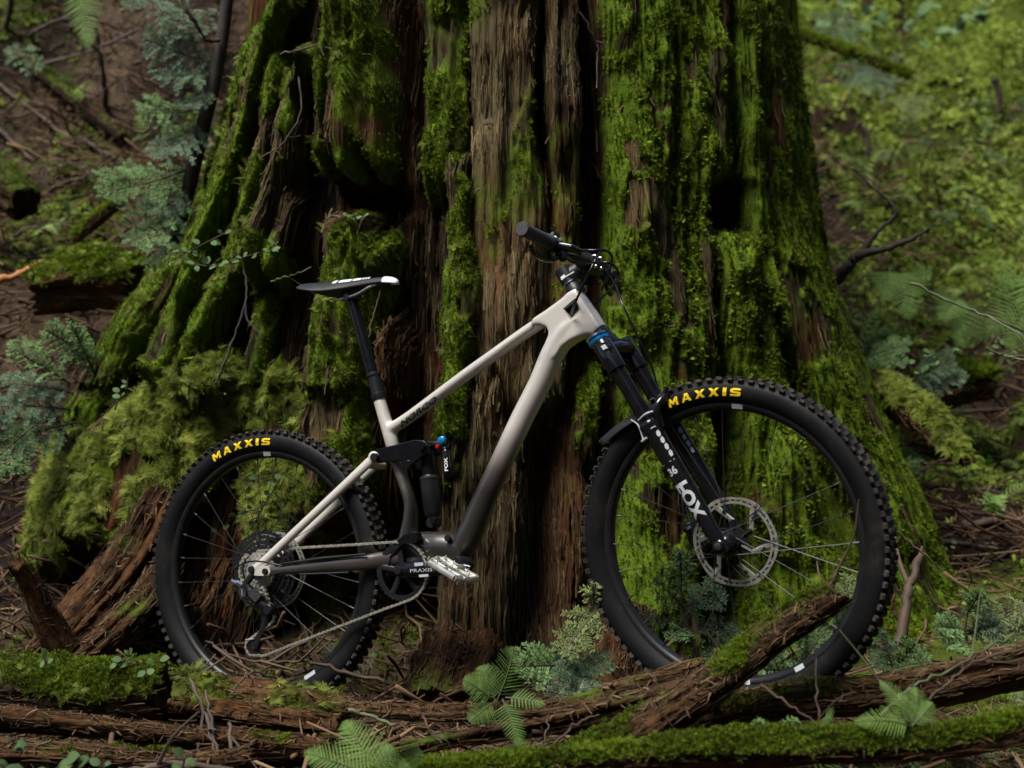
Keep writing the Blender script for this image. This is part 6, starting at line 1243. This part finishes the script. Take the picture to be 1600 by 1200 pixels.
ring.lathe([(.0205, -.006), (.0262, -.004), (.0262, .004), (.0205, .006)], 28, c=fp(936, 532.5, .040), ax=dirl); ring.build('fork_ring', BM['blue'], fo2)
ring = MB(); ring.M = FLOC; ring.lathe([(.021, -.004), (.0255, -.002), (.0255, .002), (.021, .004)], 28, c=fp(931.5, 526.5, .034), ax=dirl); ring.build('fork_ring', BM['silver'], fo2)
stk = MB(); stk.M = FLOC; q = [fp(x, y, HW + .0262) for x, y in ((938.5, 541), (944, 538), (948, 544), (942.5, 547))]; stk.prism([(p[0], p[2]) for p in q], -HW - .0262, -HW - .018); stk.build('fork_sticker', BM['white'], fo2, smooth_=False)
# arch with the mudguard
ar = MB(); ar.M = FLOC
a0 = pt(.40); hub_h = WR + .022
pa = [a0 + (.018, .006, .0), np.array([a0[0] + .016, -.050, a0[2] + .045]), np.array([a0[0] + .028, -.02, a0[2] + .072]), np.array([a0[0] + .028, .02, a0[2] + .072]), mir(np.array([a0[0] + .016, -.050, a0[2] + .045])), mir(a0 + (.018, .006, 0))]
ar.tube(catmull(pa, 6), [.012, .011, .012, .011, .012], 12)
for s in (-1, 1): ar.tube([np.array([a0[0] + .018, s * .040, a0[2] + .050]), np.array([a0[0] + .030, s * .030, a0[2] + .088])], [.006, .005], 10)
ar.build('fork_arch', BM['black'], fo2, 45)
# fork brace details
for (x0, y0, x1, y1) in ((998, 657, 1020, 643),):
    b_m = MB(); b_m.M = FLOC; b_m.tube(catmull([fp(x0, y0, HW + .012), fp((x0 + x1) / 2, (y0 + y1) / 2 - 3, HW + .024), fp(x1, y1, HW + .014)], 5), .0026, 8); b_m.build('hose_clip', BM['grey'], fo2)
b_m = MB(); b_m.M = FLOC; b_m.tube([fp(1014, 672, HW + .02), fp(1024, 666, HW + .02)], .002, 6); b_m.build('hose_clip', BM['grey'], fo2)
# mudguard
gd = MB(); gd.M = FLOC; gv = []
gpx = [(936, 688.5), (952, 675), (968, 662), (984, 651), (1000, 641), (1016, 632)]
hwg = [.018, .034, .044, .050, .048, .036]
for (x, y), h in zip(gpx, hwg):
    c = fp(x, y, 0)
    rn = np.array([c[0], 0, c[2]]); rn = rn / np.linalg.norm(rn)
    for k in range(9):
        u = -1 + k / 4; gv.append(c + np.array([0, u * h, 0]) - rn * .026 * abs(u) ** 2.2)
gd.add(gv, [(i * 9 + j, i * 9 + j + 1, (i + 1) * 9 + j + 1, (i + 1) * 9 + j) for i in range(5) for j in range(8)])
go = gd.build('mudguard', BM['fender'], bike, 60); k = go.modifiers.new('round', 'SUBSURF'); k.levels = k.render_levels = 1; k = go.modifiers.new('thick', 'SOLIDIFY'); k.thickness = .0028; k.offset = 0
s1 = MB(); s1.M = FLOC; s1.tube(catmull([fp(986, 656, .050), fp(997, 664, .058), fp(1003, 680, .062), fp(1006, 690, .066)], 5), .0018, 6); s1.tube([fp(1003, 690, .066), fp(1011, 684, .07)], .003, 6); s1.build('guard_strap', BM['grey'], go)
# caliper
ca = MB(); ca.M = FLOC; cp = fp(1080, 838, -.05)
ca.tube([cp + np.array([-.006, 0, .036]), cp + np.array([-.004, 0, .03]), cp + np.array([.010, 0, -.012]), cp + np.array([.014, 0, -.026])], [.008, .015, .017, .008], 12, flat=[.008, .014, .014, .008]); ca.tube([fp(1072, 824, -.03), fp(1084, 834, -.03)], [.012, .008], 10); cao = ca.build('brake_caliper', BM['satin'], bike)
cb = MB(); cb.M = FLOC; cb.tube(catmull([fp(1078, 833, -.028), fp(1086, 836, -.028), fp(1096, 839, -.028)], 4), [.005, .003, .002], 8); cb.lathe([(.004, -.005), (.005, 0), (.004, .005)], 10, c=fp(1076, 825, -.02), ax=YA); cb.build('caliper_bolt', BM['silver'], cao)
disc_ = MB(); disc_.M = FLOC; disc_.lathe([(.0055, -.003), (.0078, -.002), (.0078, .003)], 20, c=np.array([0, -.068, 0]), ax=YA); disc_.build('axle_cap', BM['spoke'], fo2)
# fork lettering on the near leg
def leg_stamp(txt, pxa, pxb, h, mat, bold, poly=None, rot=False):
    """word running down the leg; the leg surface is a cylinder round the leg axis"""
    if poly is None: v, f = word_mesh(txt, bold)
    a, b = fp(*pxa, HW + .022), fp(*pxb, HW + .022)
    d = dirl; o = np.array([0, -1.0, 0]); s = np.cross(o, d)              # around the leg
    L = np.linalg.norm(b - a); base = leg_t
    ta = (a - base).dot(d); 
    q = []
    for x in v:
        if not rot: u, w = x[0] * L, (x[1] - .5) * h          # reads along the leg, downwards
        else: u, w = (1 - x[1]) * L, (x[0] - .5) * h * -1
        rad = float(np.interp((ta + u) / Ll, [.42, .60, .80, .90], [.0225, .0215, .0200, .0165])) + .0007
        an = w / rad
        q.append(base + d * (ta + u) + rad * (math.cos(an) * o + math.sin(an) * s * SGN))
    m = MB(); m.M = FLOC; m.add(q, f); return m.build('lettering', mat, near_leg, smooth_=False)
SGN = -1.0 if np.cross(np.array([0, -1.0, 0]), dirl)[0] > 0 else 1.0
leg_stamp('FOX', (1066, 752), (1098, 808), .034, BM['grey'], .045)
leg_stamp('36', (1049, 729), (1055, 741), .022, BM['grey'], .03, rot=True)
def leg_patch(px_list, mat, far=False):
    m = MB(); m.M = FLOC; d = dirl; o = np.array([0, -1.0, 0]); s = np.cross(o, d); q = []
    for (t, an) in px_list:
        rad = float(np.interp(t, [.42, .60, .80, .90], [.0225, .0215, .0200, .0165])) + .0007; q.append((mir(leg_t) if far else leg_t) + d * Ll * t + rad * (math.cos(an) * o + math.sin(an) * s * SGN))
    m.add(q, [tuple(range(len(q)))]); return m.build('fork_decal', mat, near_leg, smooth_=False)
# pale decal beads in two rows, front of the leg
for far, a0_ in ((False, -.72), (True, -.85)):
    for k, t in enumerate((.448, .480, .512, .544)):
        a0_ -= .03; g_ = .9
        leg_patch([(t - .015, a0_ - .12), (t - .010, a0_ + .14 * g_), (t + .004, a0_ + .26 * g_), (t + .015, a0_ + .16 * g_), (t + .012, a0_ - .14 * g_), (t - .004, a0_ - .26 * g_)], BM['grey'], far)
leg_patch([(.572, -.9), (.572, -.3), (.572, .3), (.572, .8), (.574, .8), (.574, .3), (.574, -.3), (.574, -.9)], BM['grey'])

# --- headset, stem, handlebar, controls
hs = MB(); ha, hb = bp(939, 521), bp(899, 454); hd = (hb - ha) / np.linalg.norm(hb - ha)
hs.tube([hb - hd * .01, hb + hd * .004, hb + hd * .010, hb + hd * .016, hb + hd * .048, hb + hd * .062, hb + hd * .066], [.024, .024, .0215, .0185, .0185, .0205, .018], 22)
hso = hs.build('headset', BM['satin'], bike, 30)
MB().lathe([(.0185, -.002), (.0215, -.001), (.0215, .002), (.0185, .003)], 24, c=hb + hd * .020, ax=hd).build('spacer', BM['silver'], hso)
# bar centre and near bar end in world space
clamp = at(920, 412, 3.375); gend = at(816, 358, 3.045)
cb_, ge_ = bl(clamp), bl(gend)
st0 = hb + hd * .040
sm = MB(); sm.tube([st0 + hd * -.018, st0 + hd * .02], .0215, 20); sm.tube([st0, st0 * .5 + cb_ * .5, cb_], [.019, .0165, .019], 16, flat=[.022, .022, .024])
sm.tube([cb_ + (0, -.026, 0), cb_ + (0, .026, 0)], .0245, 20); smo = sm.build('stem', BM['satin'], bike, 40)
for dz in (-.012, .013):
    for dy in (-.016, .016): MB().lathe([(.004, -.004), (.005, 0), (.004, .005)], 10, c=cb_ + np.array([.022, dy, dz]), ax=(1, 0, 0)).build('stem_bolt', BM['silver'], smo)
q0 = bl(at(875, 436, 3.37)); q1 = bl(at(898, 424, 3.355))
MB().tube([bl(at(877, 437, 3.365)), bl(at(897, 425, 3.35))], .0018, 6).build('stem_decal', BM['white'], smo)
MB().box(bl(at(880, 433, 3.362)), (.012, .0015, .008), np.array(Euler((0, R(-30), 0)).to_matrix())).build('stem_decal', BM['white'], smo)
dirb = ge_ - cb_; out = np.array([dirb[0], dirb[1], 0.0]); rise = dirb[2]
gfar = bl(at(962, 444, 3.70)); dirf = gfar - cb_
def farm(p):
    k = np.linalg.norm((p - cb_)) ; t = (p - cb_)[1] / dirb[1]; r_ = (p - cb_)[2] / rise if abs(rise) > 1e-6 else t
    return cb_ + np.array([dirf[0] * ((p - cb_)[0] / dirb[0]), dirf[1] * t, (gfar - cb_)[2] * r_])
A_ = [cb_, cb_ + np.array([0, -.05, 0]) + dirb * np.array([.02, 0, 0]), cb_ + np.array([dirb[0] * .30, dirb[1] * .36, rise * .62]), cb_ + np.array([dirb[0] * .52, dirb[1] * .56, rise * .80]), ge_]
hbm = MB(); hbm.tube(catmull([farm(p) for p in A_[::-1]][:-1] + A_, 6), [.0111, .0111, .0111, .0140, .0172, .0172, .0172, .0140, .0111, .0111, .0111], 18)
hbo = hbm.build('handlebar', BM['satin'], bike, 50)
gdir = (A_[4] - A_[3]); gdir /= np.linalg.norm(gdir)
for s in (1, -1):
    e = ge_; d = gdir
    if s < 0: e = farm(ge_); d = farm(A_[4]) - farm(A_[3]); d /= np.linalg.norm(d)
    m = MB(); m.tube([e + d * t for t in (.004, .002, -.004, -.008, -.05, -.10, -.128, -.130, -.142, -.144)], [.0145, .0162, .0165, .0152, .0150, .0152, .0158, .0175, .0175, .0150], 24)
    m.build('grip', BM['grip'], hbo, 40)
    y = np.array([0, 0, 1.0]); fwd = np.cross(d, y) * (s) ; fwd /= np.linalg.norm(fwd)
    if fwd[0] < 0: fwd = -fwd
    c = e - d * .168
    m = MB(); m.lathe([(.014, -.010), (.0185, -.008), (.0185, .008), (.014, .010)], 18, c=c, ax=d); m.tube([c + fwd * .012 - y * .004, c + fwd * .034 - y * .012, c + fwd * .040 - y * .014 - d * .05], [.010, .012, .009], 12)
    m.box(c + y * .02 - d * .004, (.022, .016, .012)); bo = m.build('brake_lever', BM['black'], hbo, 40)
    m = MB(); lv = [c + fwd * .036 - y * .016, c + fwd * .050 - y * .024 + d * .02, c + fwd * .056 - y * .034 + d * .06, c + fwd * .050 - y * .040 + d * .092, c + fwd * .057 - y * .036 + d * .104]
    if s > 0: lv = [bl(at(*q)) for q in ((872, 398, 3.20), (866, 405, 3.18), (852, 406, 3.14), (841, 401, 3.10), (834, 393, 3.07), (829, 386, 3.055))]
    else: lv = [c - y * .012, c - y * .03 + d * .02, c - y * .04 + d * .06, c - y * .036 + d * .10]
    m.tube(catmull(lv, 5), [.007, .006, .0055, .006, .005], 10, flat=[.006, .006, .0065, .009, .007]); m.build('lever_blade', BM['black'], bo)
    m = MB(); m.lathe([(.004, -.006), (.0055, 0), (.004, .006)], 12, c=c + y * .024, ax=d); m.lathe([(.005, -.003), (.006, 0), (.005, .003)], 12, c=c + fwd * .018 + y * .006 + d * .006, ax=d); m.build('lever_bolt', BM['silver'], bo)
    if s > 0:
        m = MB(); c3 = c - d * .028 - y * .012; m.tube([c3, c3 - y * .018 + fwd * .012 + d * .01, c3 - y * .026 + fwd * .02 + d * .025], [.010, .010, .006], 10); m.tube([c3 - y * .01, c3 - y * .024 - fwd * .01 + d * .03], [.005, .004], 8); m.build('shifter', BM['satin'], hbo)
m = MB(); m.tube([bl(at(894, 395, 3.28)), bl(at(903, 402, 3.30)), bl(at(912, 411, 3.33))], [.0015, .0035, .005], 8); m.build('bar_decal', BM['white'], hbo)
def hose(pts, r=.0030, n=8):
    return MB().tube(catmull([bl(at(*p)) for p in pts], n), r, 8).build('cable', BM['black'], bike)
hose([(884, 386, 3.22), (900, 390, 3.22), (924, 391, 3.2), (944, 391, 3.2), (955, 398, 3.22), (956, 410, 3.26), (950, 430, 3.3), (940, 452, 3.34)])
hose([(880, 402, 3.25), (900, 411, 3.27), (930, 410, 3.2), (952, 411, 3.18), (964, 421, 3.2), (964, 432, 3.22), (956, 448, 3.28), (940, 466, 3.34), (928, 476, 3.38)])
hose([(940, 388, 3.3), (930, 407, 3.27), (915, 437, 3.26), (900, 470, 3.28), (892, 491, 3.33)])
hose([(935, 415, 3.52), (946, 424, 3.46), (959, 440, 3.4), (972, 474, 3.34), (988, 508, 3.32), (1003, 540, 3.31), (1018, 572, 3.31), (1028, 606, 3.30)], .0026)
hose([(1028, 606, 3.30), (1022, 640, 3.30), (1040, 700, 3.32), (1068, 780, 3.30), (1078, 826, 3.22)], .0024)
hose([(535, 790, 3.68), (510, 815, 3.70), (480, 838, 3.72), (474, 852, 3.72)], .002)
hose([(440, 884, 3.56), (412, 878, 3.58), (388, 878, 3.60), (366, 890, 3.62), (366, 905, 3.62)], .0022)
